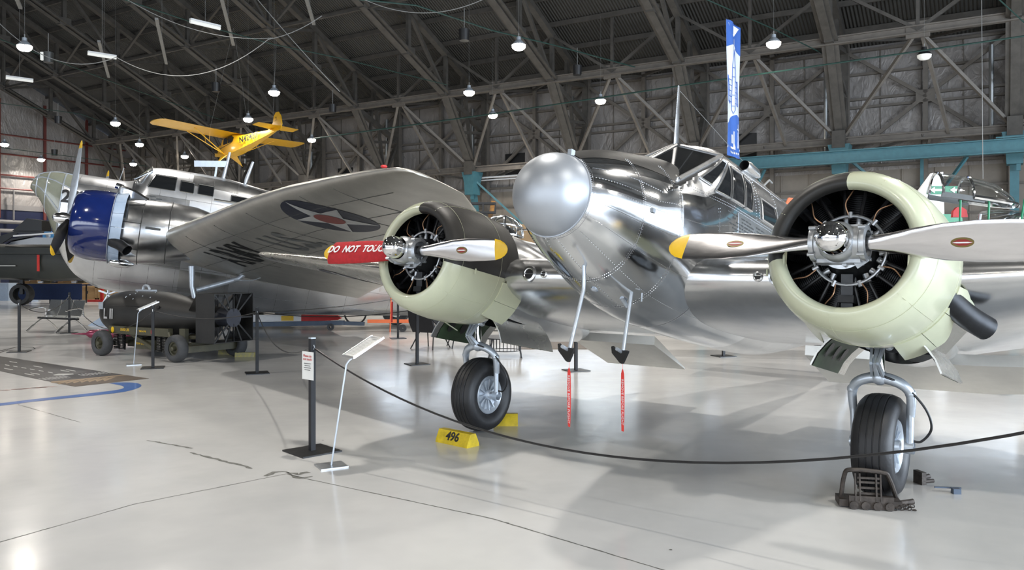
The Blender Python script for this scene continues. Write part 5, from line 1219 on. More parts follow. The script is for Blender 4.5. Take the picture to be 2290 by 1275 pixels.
# slim sign stands
def signstand(px, py, hz, top0, top1, lab, txt, sc=1.0):
    p = gp(px, py); e = empty('sign_stand', p, lab, 'sign stand', 'slim grey sign stands', rz=0)
    m = MB(); c, s_ = cos(.5), sin(.5); m.box((0, 0, .006), (.24*sc, .22*sc, .012), (V((c, s_, 0)), V((-s_, c, 0)), V((0, 0, 1)))); m.build('base', M['cast'], e)
    a = top0; m = MB(); m.tube(spline([V((0, 0, .01)), V((a.x*.85, 0, a.z*.82)), V((a.x, 0, a.z*.94)), V((a.x+.05, .02, a.z))], 6), .008, 8); m.build('pole', M['steelp'], e)
    A = V(a); B = V(top1); ln = (B-A); Xs = ln.normalized(); Ys = V((.6, -.8, 0)); Ys = (Ys-Xs*Ys.dot(Xs)).normalized(); w_ = .11*sc
    m = MB(); m.prism([(0, -w_), (ln.length, -w_), (ln.length, w_), (0, w_)], A, Xs, Ys, .012); pn = m.build('sign_panel', M['paper'], e)
    m = MB()
    for y in (-w_, w_): m.bar(A+Ys*y, B+Ys*y, .012, .02)
    m.bar(A-Ys*w_, A+Ys*w_, .012, .02); m.build('panel_frame', M['alu3'], pn)
    m = MB(); Z = Xs.cross(Ys).normalized(); Z = Z if Z.z > 0 else -Z
    m.box(A+Xs*(ln.length*.88)+Z*.014, (.02, w_*1.0, .001), (Xs, Ys, Z))
    for k in range(14): m.box(A+Xs*(ln.length*(.08+.05*k))+Z*.014, (.004, w_*(1.5-.2*(k % 3)), .001), (Xs, Ys, Z))
    m.build('printed_text', M['ink2'], pn)
M['ink2'] = mat('printed_ink', (.45, .45, .44), .6)
signstand(741, 1043, 0, V((.135, .06, .945)), V((.366, .233, 1.105)), 'slim silver sign stand with a tilted text panel beside the nearest stanchion', 'x')
signstand(299, 816, 0, V((.08, 0, .97)), V((.34, .19, 1.11)), 'slim silver sign stand in front of the bomb and trailer', 'x')
# ================================================================ rusty chock on the right wheel
def rusty(c, lab, sc=1):
    e = empty('frame_chock', c, lab, 'chock', rz=-.2)
    m = MB(); m.box((0, .04, .035), (.42, .16, .05)); m.box((0, -.05, .05), (.30, .03, .09)); 
    for k in (-.12, -.04, .04, .12): m.tube([(k, -.08, .03), (k, -.03, .03)], .03, 10)
    m.build('base_plate', M['brown'], e)
    m = MB(); pts = spline([(-.19, .02, .05), (-.17, .0, .22), (-.13, -.02, .27), (.08, -.02, .26), (.13, .0, .22), (.21, .10, .04)], 5); m.tube(pts, .016, 8); m.build('guard_frame', M['brown'], e)
    m = MB()
    for x in (-.09, .05): 
        for dx in (-.015, .015): m.bar((x+dx, -.06, .06), (x+dx, -.035, .25), .01, .02)
    for z in (.11, .15, .19, .22): m.bar((-.09, -.04, z), (.07, -.04, z), .012, .015)
    m.build('ladder_brace', M['brown'], e)
    m = MB(); r = random.Random(2)
    for k in range(16): a = k*.4; p = V((.16+.012*k*.7, .0-.05*r.random(), .012+.012*(k % 3))); m.tube([p+V((.014*cos(t), .014*sin(t)*(1 if k % 2 else .3), .010*sin(t)*(0 if k % 2 else 1))) for t in [2*pi*j/8 for j in range(9)]], .0035, 4)
    m.tube([(.20, .03, .03), (.31, .07, .04)], .022, 8); m.build('chain', M['brown'], e)
rusty(V((2.57, 5.74, 0)), 'rusty iron frame chock with chain in front of the right tyre')
e = empty('wheel_clamp', gp(2052, 1082), 'small dark iron clamp and chain behind the right tyre', 'chock', rz=.2)
m = MB(); m.box((.02, 0, .05), (.04, .1, .10)); m.tube([(.0, .0, .04), (.12, .02, .05)], .02, 8); m.tube([(.02, -.02, .02), (.12, -.03, .025)], .016, 8); m.build('clamp', M['brown'], e)
e = empty('metal_bracket', gp(2138, 1104), 'small blue-grey metal bracket lying on the floor right of the tyre', 'bracket', rz=-.1)
m = MB(); m.box((0, 0, .02), (.055, .05, .04)); m.bar((-.14, .04, .035), (.05, .03, .035), .015, .01); m.build('bracket', M['steeld'] if 'steeld' in M else M.setdefault('steeld', mat('slate_steel', (.10, .13, .18), .5, .4)), e)
# ================================================================ floor graphic and blue stripe at the left
def gpoly(pts, z, mt, name, par=None):
    m = MB(); P = [gp(*p)+V((0, 0, z)) for p in pts]; Q = [p-V((0, 0, .001)) for p in P]; n = len(P)
    m.add(P+Q, [tuple(range(n)), tuple(range(2*n-1, n-1, -1))]+[(i, (i+1) % n, n+(i+1) % n, n+i) for i in range(n)]); return m.build(name, mt, par)
M['rug'] = mat('runway_print', (.055, .048, .045), .4, 0, .2, 2, coat=.3); M['rugw'] = mat('runway_white', (.5, .5, .48), .4); M['rugt'] = mat('runway_tan', (.30, .21, .12), .5); M['rugb'] = mat('runway_brown', (.09, .06, .035), .5)
rug = gpoly([(-120, 775), (0, 797), (280, 839), (333, 847), (168, 865), (73, 846), (-120, 804)], .003, M['rug'], 'floor_graphic'); tag(rug, 'dark runway-pattern floor graphic with white dashes at the left edge', 'floor graphic')
gpoly([(113, 855), (280, 839.5), (333, 847), (168, 865)], .0035, M['rugb'], 'taxiway', rug)
gpoly([(113, 855), (115, 854), (276, 838.6), (283, 839.6), (118, 857)], .004, M['rugt'], 'edge_line', rug)
for k in range(7): x = 128+k*17; gpoly([(x, 857.5-k*1.4), (x+27, 851.5-k*1.4), (x+29, 852-k*1.4), (x+4, 860-k*1.1)][:4], .0042, M['rugt'], 'hatch_stripe', rug)
Z8 = lambda x, y: (x/6.543, 780+y/6.543)
for (x, y, w_) in ((135, 190, 110), (70, 238, 62), (190, 258, 60), (310, 278, 68), (435, 300, 66), (562, 322, 70), (698, 345, 70), (485, 255, 130), (55, 290, 130), (355, 368, 140), (445, 358, 130), (880, 318, 130), (960, 308, 140)):
    a = .16; gpoly([Z8(x, y-5), Z8(x+w_, y-5+w_*a), Z8(x+w_+10, y+5+w_*a), Z8(x+10, y+5)], .0042, M['rugw'], 'runway_mark', rug)
for k in range(8): x, y = 560+k*50, 440-k*5.5; gpoly([Z8(x, y), Z8(x+110, y+22), Z8(x+125, y+20), Z8(x+15, y-2)], .0042, M['rugw'], 'runway_mark', rug)
for k in range(9): x, y = 1140+k*48, 380-k*5; gpoly([Z8(x, y), Z8(x+90, y+22), Z8(x+103, y+20), Z8(x+14, y-3)], .0042, M['rugw'], 'runway_mark', rug)
gpoly([Z8(775, 385), Z8(860, 370), Z8(1070, 368), Z8(1080, 378), Z8(930, 392), Z8(800, 394)], .0042, M['rugw'], 'runway_mark', rug)
out = [(-60, 912), (0, 908), (81, 898), (185, 887.5), (262, 879), (292, 873.5), (309, 868), (316, 863.5), (313, 859), (300, 856.5), (285, 855.5), (262, 855.8)]
inn = [(244, 857.5), (258, 860), (272, 863), (277, 866.5), (272, 870), (250, 874), (185, 881.5), (81, 892.5), (0, 902), (-60, 905)]
def gstrip(o, i, z, mt, name):
    m = MB(); n = min(len(o), len(i)); O_ = spline([gp(*p)+V((0, 0, z)) for p in o], 5); I_ = spline([gp(*p)+V((0, 0, z)) for p in i[::-1]], 5)
    k = max(len(O_), len(I_)); rs = lambda L: [L[int(j*(len(L)-1)/k)].lerp(L[min(len(L)-1, int(j*(len(L)-1)/k)+1)], j*(len(L)-1)/k % 1) for j in range(k+1)]
    O_ = rs(O_); I_ = rs(I_); m.add(O_+I_, [(j, j+1, k+1+j+1, k+1+j) for j in range(k)]); return m.build(name, mt, fix=False)
tag(gstrip(out, inn, .002, M['blue'], 'painted_line'), 'curved bright blue line painted on the floor below the runway graphic', 'floor line')
M['faintred'] = mat('faint_red_print', (.45, .30, .28), .5); m = MB(); rnd = random.Random(6)
for k in range(60):
    x = rnd.random()*125; y = 873-x*.075+rnd.random()*1.5; a = gp(x, y); m.box(a+V((0, 0, .0012)), (.04+rnd.random()*.05, .02, .0006))
tag(m.build('scuffed_lettering', M['faintred']), 'faint worn red print on the floor above the blue line', 'floor marking', kind='stuff')
# ================================================================ silver jet with raised canopy at the right
Jz = Matrix.Translation((8.9, 15.9, 0)) @ Matrix.Rotation(radians(-8), 4, 'Z')
jet = empty('jet_fighter', (8.9, 15.9, 0), 'silver jet fighter with raised clear canopy behind the right engine', 'aircraft', rz=radians(-8))
# local x to the right (nose), z up
def jsec(x, t, b, w_, n=32): return [V((x, w_*cos(2*pi*k/n), (t+b)/2+(t-b)/2*sin(2*pi*k/n))) for k in range(n)]
m = MB(); rr = [jsec(x, t, b, w_) for x, t, b, w_ in ((-6.5, 2.45, 1.7, .35), (-4.5, 2.5, 1.3, .6), (-2.0, 2.42, 1.05, .75), (0, 2.40, 1.0, .78), (.4, 2.46, 1.0, .78), (.8, 2.7, 1.0, .76), (1.1, 2.8, 1.0, .76), (1.8, 2.70, 1.0, .74), (3.2, 2.28, 1.05, .62), (4.8, 1.95, 1.15, .42))]
m.loft(rr); m.build('fuselage', M['alu2'], jet)
m = MB(); m.loft([[V((x, y, z)) for y, z in ((-.42, 2.24), (-.42, 2.5), (.42, 2.5), (.42, 2.24))] for x in (-1.0, .42)]); m.build('cockpit_well', M['dark'], jet)
def canring(x, z0, w_, h, n=16, tilt=0): return [V((x+tilt*sin(pi*k/n), w_*cos(pi*k/n), z0+h*sin(pi*k/n)**.9)) for k in range(n+1)]
cz = 2.62
m = MB(); m.loft([canring(x, cz+.19-(x+.75)*.17, w_, h) for x, w_, h in ((-.75, .36, .42), (-.5, .38, .44), (0, .38, .42), (.35, .34, .36), (.62, .22, .18), (.7, .08, .04))], closed=False); cy = m.build('canopy', M['clear'], jet); cy.location = (.33, 0, .37); cy.scale = (1, 1, 1)
m = MB()
for x, w_, h, r in ((-.75, .37, .43, .03), (-.2, .385, .435, .028)): m.tube([p for p in canring(x, cz+.19-(x+.75)*.17, w_, h)], r, 6)
for sg in (1, -1): m.tube([V((x, sg*w_, cz+.19-(x+.75)*.17)) for x, w_ in ((-.2, .385), (0, .385), (.35, .345), (.62, .24), (.72, .08))], .05, 8)
m.build('canopy_frame', M['alu2'], cy)
for sg in (1, -1): m = MB(); m.bar((-.78, sg*.36, cz+.17), (.0, sg*.37, cz+.03), .04, .10); m.build('canopy_rail', M['stencil'], cy)
for x in (-.1, .42, .98): m = MB(); m.tube([(x, -.30, 2.40), (x+(.0 if x < .5 else .08), -.34, cz+.42)], .022, 8); m.build('canopy_prop', M['grass'], jet)
m = MB(); m.prism([(-.16, 0), (.12, 0), (.10, .14), (.02, .2), (-.08, .2), (-.15, .12)], (-.28, .1, 2.50), (1, 0, 0), (0, 0, 1), .1); m.build('headrest', M['seat'], jet).location = (.33, 0, .22)
m = MB(); m.tube([(.1, 0, 2.3), (.15, 0, 2.68)], .03, 8); m.box((.0, 0, 2.46), (.16, .3, .1)); m.build('ejection_seat', M['cast'], jet).location = (.25, 0, .1)
m = MB(); m.loft([canring(x, z0, w_, h) for x, z0, w_, h in ((.45, 2.4, .44, .44), (.8, 2.45, .42, .42), (1.15, 2.5, .34, .33))], closed=False); m.build('windscreen', M['clear'], jet)
m = MB(); m.tube([(0, 0, .0), (0, 0, 1.1)], .07, 10); m.lathe([(-.08, .2), (-.09, .27), (0, .3), (.09, .27), (.08, .2)], (0, 0, .3), (0, 1, 0), 24); m.build('nose_gear', M['rubber2'], jet).location = (2.4, 0, 0)
for sg in (1, -1): 
    m = MB(); m.lathe([(-.1, .2), (-.11, .32), (0, .36), (.11, .32), (.1, .2)], (-2.4, sg*1.1, .36), (0, 1, 0), 24); m.bar((-2.4, sg*1.0, .36), (-2.3, sg*.7, 1.3), .1); m.build('main_gear', M['rubber2'], jet)
# tail of another aircraft: white rudder, green panel with an arrow
tl = empty('tail_fin', (10.2, 20, .12), 'white and green aircraft tail with white arrow, left of the raised canopy', 'aircraft tail')
m = MB(); m.prism([(-.32, 1.4), (-.30, 3.18), (.28, 3.95), (.55, 3.98), (.62, 1.4)], (0, 0, 0), (1, 0, 0), (0, 0, 1), .1); m.box((.5, -.05, .7), (.3, .1, 1.4)); m.build('rudder', M['white'], tl)
m = MB(); m.prism([(-.31, 2.4), (-.29, 2.92), (.98, 2.92), (1.05, 2.4)], (0, -.06, 0), (1, 0, 0), (0, 0, 1), .1); m.prism([(.14, 3.42), (.20, 3.62), (.9, 3.62), (.9, 3.42)], (0, -.12, 0), (1, 0, 0), (0, 0, 1), .04); m.build('green_panel', M['grass'], tl)
m = MB(); m.prism([(.18, 3.52), (.30, 3.60), (.30, 3.55), (.55, 3.55), (.55, 3.49), (.30, 3.49), (.30, 3.44)], (0, -.17, 0), (1, 0, 0), (0, 0, 1), .01); m.prism([(.68, 3.52), (.80, 3.60), (.80, 3.55), (.98, 3.55), (.98, 3.49), (.80, 3.49), (.80, 3.44)], (0, -.17, 0), (1, 0, 0), (0, 0, 1), .01); m.build('arrow', M['white'], tl)
# orange panel and black railing behind the silver cabin roof
e = empty('orange_sign', V((8.15, 23, 0)), 'small orange sign panel beyond the silver cabin roof', 'sign')
m = MB(); m.prism([(-.25, 3.2), (-.28, 3.55), (-.2, 3.72), (.25, 3.68), (.3, 3.2)], (0, 0, 0), (1, 0, 0), (0, 0, 1), .08); m.build('sign_face', M['orange'], e); m = MB(); m.tube([(0, .05, 0), (0, .05, 3.2)], .05, 8); m.build('post', M['blk'], e)
e = empty('access_platform', V((8.4, 27, 0)), 'black railed access platform far behind the silver cabin roof', 'platform')
m = MB()
for z in (3.1, 3.55, 4.0): m.bar((-.9, 0, z), (1.0, 0, z), .05)
for x in (-.9, -.3, .3, 1.0): m.bar((x, 0, 0 if x in (-.9, 1.0) else 2.6), (x, 0, 4.0), .06)
m.box((0, .3, 2.6), (1.9, .8, .08)); m.build('railing', M['blk'], e)
# crate, cage and small things above the far engine
e = tag(MB().box((0, 0, 1.25), (1.3, .6, 2.5)).build('storage_box', M['brownc']), 'tan storage box seen between the far cowling and the silver nose', 'box'); e.location = (.45, 31, 0)
e.scale = (1, 1, 1.35)
e = empty('lift_cage', (-.95, 29, 0), 'small black wire lift cage beyond the far black cowling', 'lift cage')
m = MB()
for z in (3.72, 4.05): m.bar((-.55, 0, z), (.35, 0, z), .06); m.bar((-.55, .6, z), (.35, .6, z), .06)
for x in (-.55, -.1, .35): m.bar((x, 0, 3.7), (x, 0, 4.05), .05)
m.build('cage', M['blk'], e); m = MB(); m.box((-.1, .3, 1.85), (.3, .3, 3.7)); m.build('mast', M['blk'], e)
e = tag(MB().bar((0, 0, 0), (.75, 0, 4.2), .16, .16).build('striped_prop', M['haz'] if 'haz' in M else M.setdefault('haz', mat('hazard_paint', (.7, .3, .03), .5, 0, .1, 2, col2=(.02, .02, .02)))), 'orange and black striped strut beside the small lift cage', 'strut'); e.location = (-1.45, 30, 0)
# ================================================================ hanging banner
def bannerpart():
    e = empty('hanging_banner', V((6.1, 22, 4.75)), 'tall blue and white banner with rocket drawing, hanging right of the antenna mast', 'banner')
    X = V((.56, .83, 0)).normalized(); W = 1.05; Hh = 3.7
    def q(x, z, o=0): a = .025*sin(x*9+z*1.3); return X*(x-W/2)+V((0, 0, z))+V((X.y, -X.x, 0))*(a+o)
    def sheet(bounds, o, mt, nm, par):
        m = MB(); n = 12; k = 12; P = []
        for i in range(n+1):
            x = W*i/n; z0, z1 = bounds(x)
            for j in range(k+1): P.append(q(x, z0+(z1-z0)*j/k, o))
        m.add(P, [(i*(k+1)+j, (i+1)*(k+1)+j, (i+1)*(k+1)+j+1, i*(k+1)+j+1) for i in range(n) for j in range(k)]); b = m.build(nm, mt, par, fix=False); return b
    top = lambda x: Hh
    b = sheet(lambda x: (0, top(x)), 0, M['banner'], 'cloth', e)
    sheet(lambda x: (0, .86+.25*sin(x*2.2)+x*.12), .006, M['bluebase'], 'lower_blue_field', b); sheet(lambda x: (3.1-abs(x-.45)*.35, top(x)), .006, M['bluebase'], 'upper_blue_field', b)
    f = 1
    m = MB()
    def qt(x, y, z): return q(W/2+x, y, .012)
    N_ = V((X.y, -X.x, 0))
    m.add([q(.12, 3.62, .012), q(.92, 3.62, .012), q(.45, 3.3, .012)], [(0, 1, 2)])
    m.add([q(.3, 3.02, .012), q(.7, 3.02, .012), q(.5, 3.08, .012)], [(0, 1, 2)]); m.add([q(.48, 2.9, .012), q(.52, 2.9, .012), q(.52, 3.25, .012), q(.48, 3.25, .012)], [(0, 1, 2, 3)])
    for x0, x1, z0, z1 in ((.55, .85, .28, .72), (.42, .5, .38, .62), (.0, 1.05, .22, .27), (.75, .95, .78, .82), (.82, .88, .7, .95)): m.add([q(x0, z0, .012), q(x1, z0, .012), q(x1, z1, .012), q(x0, z1, .012)], [(0, 1, 2, 3)])
    for k in range(7): x0 = .2+k*.1; m.add([q(x0, .1, .012), q(x0+.06, .1, .012), q(x0+.06, .15, .012), q(x0, .15, .012)], [(0, 1, 2, 3)])
    m.build('white_marks', M['white'], b, fix=False)
    m = MB(); L = lambda pts: m.tube([q(x, z, .012) for x, z in pts], .008, 4)
    L([(.40, 1.3), (.40, 2.5), (.5, 2.95), (.6, 2.5), (.6, 1.3), (.5, 1.2), (.40, 1.3)]); L([(.1, 1.5), (.1, 2.2), (.15, 2.2), (.3, 1.7), (.3, 1.45), (.1, 1.5)]); L([(.9, 1.45), (.9, 2.15), (.85, 2.15), (.7, 1.7), (.7, 1.45), (.9, 1.45)])
    for z in (1.5, 1.65, 1.8, 1.95, 2.1): L([(.1, z), (.4, z)]); L([(.6, z), (.9, z)])
    for z in (1.4, 1.7, 2.2, 2.45): L([(.42, z), (.58, z+.02)])
    m.build('rocket_drawing', M['bluebase'], b, fix=False)
    m = MB(); m.bar(q(-.02, Hh), q(W+.02, Hh), .03); m.bar(q(-.02, 0), q(W+.02, 0), .025); m.tube([q(.5, Hh), q(.5, Hh)+V((0, 0, 3))], .004, 4); m.tube([q(0, Hh), q(.5, Hh+.4), q(W, Hh)], .005, 4); m.build('banner_rod', M['blk'], e)
bannerpart()
# ================================================================ fluorescent battens, speakers, conduits, sagging wires
def zq(px, py, z): Y = (z-CH)*FPX/(HZ-py); return V(((px-1145)*Y/FPX, Y, z))
tubes = [((425, 48), (492, 64), 10.2, 'white fluorescent batten high above the yellow plane'), ((196, 120), (260, 130), 10.2, 'white fluorescent batten left of the upper middle, above the bomber nose'), ((13, 174), (74, 182), 10.2, 'lowest white fluorescent batten at the far left')]
for a, b, z, lab in tubes:
    A = zq(*a, z); B = zq(b[0], b[1], z); 
    e = empty('fluorescent_light', (A+B)/2, lab, 'ceiling light', 'white fluorescent battens'); o = (A+B)/2
    m = MB(); m.bar(A-o+V((0, 0, .08)), B-o+V((0, 0, .08)), .14, .06); m.build('fixture', M['white'], e); m = MB(); m.tube([A-o, B-o], .06, 8); m.build('tube', M['tubeon'], e); m = MB(); m.tube([V((0, 0, .1)), V((0, 0, 5))], .006, 4); m.build('hanger', M['cable'], e)
battens = [((221, 92), (243, 172), 'grey unlit batten pointing down, second from the left'), ((350, 42), (372, 142), 'grey unlit batten crossing the girders above the yellow wing'), ((495, -5), (522, 100), 'grey unlit batten at the top, left of the centre-left lamp'), ((683, -10), (702, 54), 'grey unlit batten at the top edge above the wires'), ((36, -6), (46, 18), 'grey unlit batten tip at the top left corner')]
for a, b, lab in battens:
    A = zq(*a, 11.0); B = zq(*b, 11.0); e = empty('batten_light', (A+B)/2, lab, 'ceiling light', 'unlit battens'); o = (A+B)/2
    m = MB(); m.bar(A-o, B-o, .12, .08); m.build('fixture', M['cable'], e); m = MB(); m.tube([V((0, 0, .05)), V((0, 0, 5))], .005, 4); m.build('hanger', M['cable'], e)
for px, py, z, lab in ((1038, 78, 9.6, 'black loudspeaker can left of the brightest centre lamp'), (1291, 157, 9.6, 'black loudspeaker can right of the centre lamp'), (483, 195, 9.6, 'black loudspeaker can above the yellow wing'), (744, 242, 9.6, 'small black can right of the yellow tail'), (130, 268, 9.6, 'dark can on the left wall bracing'), (122, 341, 9.0, 'small dark can above the bomber nose'), (108, 128, 9.6, 'speaker can with a painted lit face below the left lamp')):
    p = zq(px, py, z); e = empty('loudspeaker', p, lab, 'loudspeaker', 'hanging loudspeaker cans'); m = MB(); m.lathe([(-.2, .001), (-.2, .17), (.18, .19), (.2, .001)], (0, 0, 0), (0, 0, 1), 16); m.build('can', M['blk'] if px != 108 else M['stencil'], e)
    m = MB(); m.tube([(0, 0, .2), (.0, 0, .9)], .012, 5); m.build('strap', M['cable'], e)
    if px == 108: m = MB(); m.box((-.14, -.14, 0), (.1, .1, .3)); m.build('painted_lit_face', M['tubeon'], e)  # bright side put into an emissive box; the can is no lamp
wires = [([(-20, 80), (255, 185), (500, 270)], 10.4, 'greenc', .022), ([(250, -10), (430, 50), (615, 100), (760, 130), (1000, 190)], 10.4, 'greenc', .022), ([(700, -12), (930, 12), (1100, 68), (1235, 100), (1420, 150)], 10.2, 'greenc', .026), ([(1560, -10), (1730, 65), (1880, 140)], 10.2, 'greenc', .02), ([(2230, -5), (2290, 50)], 9.0, 'greenc', .02),
         ([(-20, 228), (180, 255), (330, 310)], 9.8, 'greenc', .02), ([(0, 330), (330, 372)], 8.5, 'greenc', .02)]
for i, (pts, z, mt, r) in enumerate(wires):
    m = MB(); m.tube([zq(*p, z) for p in pts], r, 6); tag(m.build('conduit', M[mt]), ['green conduit crossing the upper left girders', 'green conduit running over the yellow plane', 'long green conduit past the centre lamps', 'green conduit right of the banner', 'short green conduit at the top right corner', 'green conduit over the left wall', 'low green conduit above the bomber nose'][i], 'conduit', 'green conduits')
m = MB(); m.tube([pp(700, 310, 33), pp(1100, 255, 31), pp(1600, 180, 28), pp(2330, 75, 24)], .028, 6); tag(m.build('conduit', M['greenc']), 'long dark cable rising right across the whole wall', 'conduit', 'green conduits')
sag = [((-40, 10), (260, 128), 14, 60), ((260, 128), (600, 88), 14, 60), ((270, -10), (610, 85), 12, 30), ((600, 88), (720, 35), 12, 8), ((560, -20), (760, 205), 12, 4), ((800, -8), (1090, -6), 12, 36)]
for i, (a, b, D, s_) in enumerate(sag):
    A = pp(*a, 24+0*D); B = pp(*b, 24); m = MB(); m.tube(catenary(A, B, s_*24/FPX, 20), .012, 5); tag(m.build('wire', M['cable']), ['sagging pale wire from the top left corner', 'sagging pale wire in the upper left middle', 'sagging pale wire above the white battens', 'short pale wire left of the top centre', 'straight pale stay wire running down to the bomber wing', 'drooping pale wire at the top centre'][i], 'wire', 'pale wires')
m = MB(); m.tube([pp(2195, -5, 26), pp(2198, 400, 26)], .012, 5); tag(m.build('wire', M['cable']), 'thin vertical wire hanging above the raised canopy', 'wire')
# ================================================================ left background
e = empty('attack_aircraft', (-21.5, 36, 0), 'dark green camouflaged jet with open canopies at the left edge', 'aircraft')
m = MB(); m.loft([[V((x, y*w_, z)) for y, z in ((-1, (t+b)/2), (-.9, t-.15), (-.5, t), (.5, t), (.9, t-.15), (1, (t+b)/2), (.8, b+.1), (0, b), (-.8, b+.1))] for x, t, b, w_ in ((-4.5, 2.7, 1.2, 1.1), (-1, 2.75, 1.15, 1.1), (1.4, 2.72, 1.1, 1.05), (2.4, 2.5, 1.15, .9), (4.2, 1.85, 1.3, .2))]); fu = m.build('fuselage', M['camo'], e, ang=50)
m = MB(); m.box((.2, -1.05, 2.32), (5.2, .5, .04)); m.box((1.9, -1.12, 2.55), (.35, .02, .03)); m.build('strake', M['camo'], e)
m = MB(); m.prism([(-1.6, 2.7), (-1.2, 3.0), (-.2, 3.35), (.9, 3.28), (.9, 3.18), (-.2, 3.2), (-.9, 2.75)], (0, -.9, 0), (1, 0, 0), (0, 0, 1), .08); m.prism([(-.3, 3.3), (.35, 3.85), (1.0, 3.75), (1.0, 3.3)], (0, -.5, 0), (1, 0, 0), (0, 0, 1), .7); m.bar((-1.4, -.9, 2.75), (.9, -.9, 3.2), .08); m.build('open_canopy', M['blk'], e)
m = MB(); m.prism([(-.9, 2.72), (-.3, 3.05), (1.3, 3.02), (2.6, 2.72)], (0, -.7, 0), (1, 0, 0), (0, 0, 1), .04); m.build('windscreen', M['glassd'], e)
m = MB(); m.bar((-.3, -1.1, 3.08), (2.5, -1.1, 3.28), .07); m.build('canopy_strut', M['white'], e)
m = MB(); m.box((.82, -1.16, 1.9), (.11, .02, .72)); m.build('red_tag', M['ribbon'], e); m = MB(); m.box((-.55, -1.14, 1.78), (.72, .02, .05)); m.build('formation_strip', M['rugw'], e)
m = MB(); m.lathe([(-.2, .3), (-.22, .45), (0, .5), (.22, .45), (.2, .3)], (-.6, 0, .5), (0, 1, 0), 20); m.build('main_wheel', M['rubber2'], e); m = MB(); m.bar((-.6, 0, .5), (-.6, 0, 1.3), .15); m.build('undercarriage_leg', M['dark'], e)
# round emblem board on the navy wall
ep = V((-27.4, 47.2, 3.55)); e = empty('round_emblem', ep, 'round bright blue emblem board in front of the navy wall', 'sign')
m = MB(); m.lathe([(0, .33), (.05, .33), (.05, .001)], (0, 0, 0), (0, -1, 0), 28); m.build('disc', M['skyb'] if 'skyb' in M else M.setdefault('skyb', mat('sky_blue', (.08, .30, .62), .5)), e)
m = MB(); m.lathe([(.055, .15), (.06, .13), (.06, .001)], (0, 0, .05), (0, -1, 0), 16); m.build('centre_mark', M['cast'], e); m = MB(); m.bar((0, .1, -3.55), (0, .1, 0), .05); m.build('post', M['blk'], e)
# cloth-covered display table, blue column, crates, red stands
def obj1(name, loc, lab, cat, mb, mt, rz=0, group=None, kind=None):
    o = mb.build(name, mt); o.location = loc; o.rotation_euler = (0, 0, rz); return tag(o, lab, cat, group, kind)
TB = gp(120, 678); t = empty('display_table', TB, 'long table with a navy blue skirt in front of the camouflaged jet', 'table')
m = MB(); m.box((0, 0, .93), (3.1, .7, .05)); m.build('table_top', M['wood'], t); m = MB(); m.box((0, -.36, .55), (3.1, .04, .75)); m.build('table_skirt', M['cloth'], t)
for x in (-1.4, 0, 1.4): 
    for y in (-.3, .3): m = MB(); m.box((x, y, .45), (.05, .05, .9)); m.build('leg', M['blk'], t)
rnd = random.Random(8); 
for i in range(9):
    m = MB(); x = -1.2+i*.32; w_ = .12+rnd.random()*.1; m.box((x, 0, .955+w_/3), (w_*1.6, .3, w_/1.6)); o = m.build('display_item', M[['wood', 'brownc', 'steelp', 'olive', 'dark'][i % 5]]); o.location = TB
    tag(o, 'small exhibit %s on the navy skirted table' % ['at its left end', 'second from the left', 'third from the left', 'fourth from the left', 'at its middle', 'just right of its middle', 'third from its right end', 'second from its right end', 'at its right end'][i], 'exhibit', 'small exhibits on the navy table')
m = MB(); m.box((0, 0, .42), (.32, .4, .84)); obj1('plinth', gp(57, 677), 'narrow blue plinth at the left end of the navy table', 'plinth', m, mat('plinth_blue', (.02, .05, .2), .6))
m = MB(); m.loft([[V((x+.0, y, z)) for x, y in ((-w_, -.1), (w_, -.1), (w_, .1), (-w_, .1))] for z, w_ in ((0, .25), (.1, .2), (.5, .12), (.85, .12))]); m.bar((-.4, 0, .9), (.2, 0, 1.05), .05); m.bar((-.3, 0, 1.1), (.1, 0, .85), .05); m.bar((-.2, 0, .85), (-.1, 0, 1.15), .04); obj1('model_stand', gp(78, 674), 'small pale grey curved stand beside the blue plinth', 'stand', m, M['steelp'])
for i, (px, w_, h, lab) in enumerate(((205, 1.0, .72, 'plywood crate behind the red stand, left one'), (247, .95, .70, 'plywood crate behind the bomb nose, right one'))):
    e = empty('wooden_crate', gp(px, 670), lab, 'crate', 'plywood crates'); m = MB(); m.box((0, 0, h/2), (w_, .8, h)); m.build('body', M['wood'], e)
    m = MB()
    for x in (-w_/2+.05, w_/2-.05): m.box((x, -.42, h/2), (.09, .04, h))
    for z in (.05, h-.05): m.box((0, -.42, z), (w_, .04, .09))
    m.build('batten', M['wood'], e); m = MB(); m.box((0, -.405, h*.55), (.05, .01, .14)); m.build('printed_mark', M['blk'], e)
e = empty('red_stand', gp(228, 675), 'red steel stand with a cross-bar foot in front of the crates', 'stand'); m = MB(); m.box((0, 0, .65), (.12, .12, 1.3)); m.build('post', M['redp'], e); m = MB(); m.box((.1, 0, .05), (1.5, .3, .1)); m.build('foot', M['redp'], e)
m = MB(); m.bar((0, 0, .0), (.75, 0, .8), .16, .03); obj1('orange_strip', gp(262, 690), 'orange-red strip propped behind the bomb nose', 'strip', m, M['ribbon'])
m = MB(); m.box((0, 0, .55), (.9, .1, .35)); m.box((-.3, 0, .2), (.1, .1, .4)); m.box((.3, 0, .2), (.1, .1, .4)); obj1('hose_reel', gp(305, 676), 'yellow coiled equipment beyond the bomb', 'equipment', m, M['yellow'])
m = MB(); m.bar((-.1, 0, .1), (.35, 0, 1.15), .5, .08, up=V((0, 1, 0))); obj1('leaning_board', gp(282, 668), 'white board leaning behind the bomb', 'board', m, M['white'])
m = MB(); 
for a in (20, 95, 160, 240, 300): m.bar((0, 0, .6), (.42*cos(radians(a)), .0, .6+.42*sin(radians(a))), .14, .05)
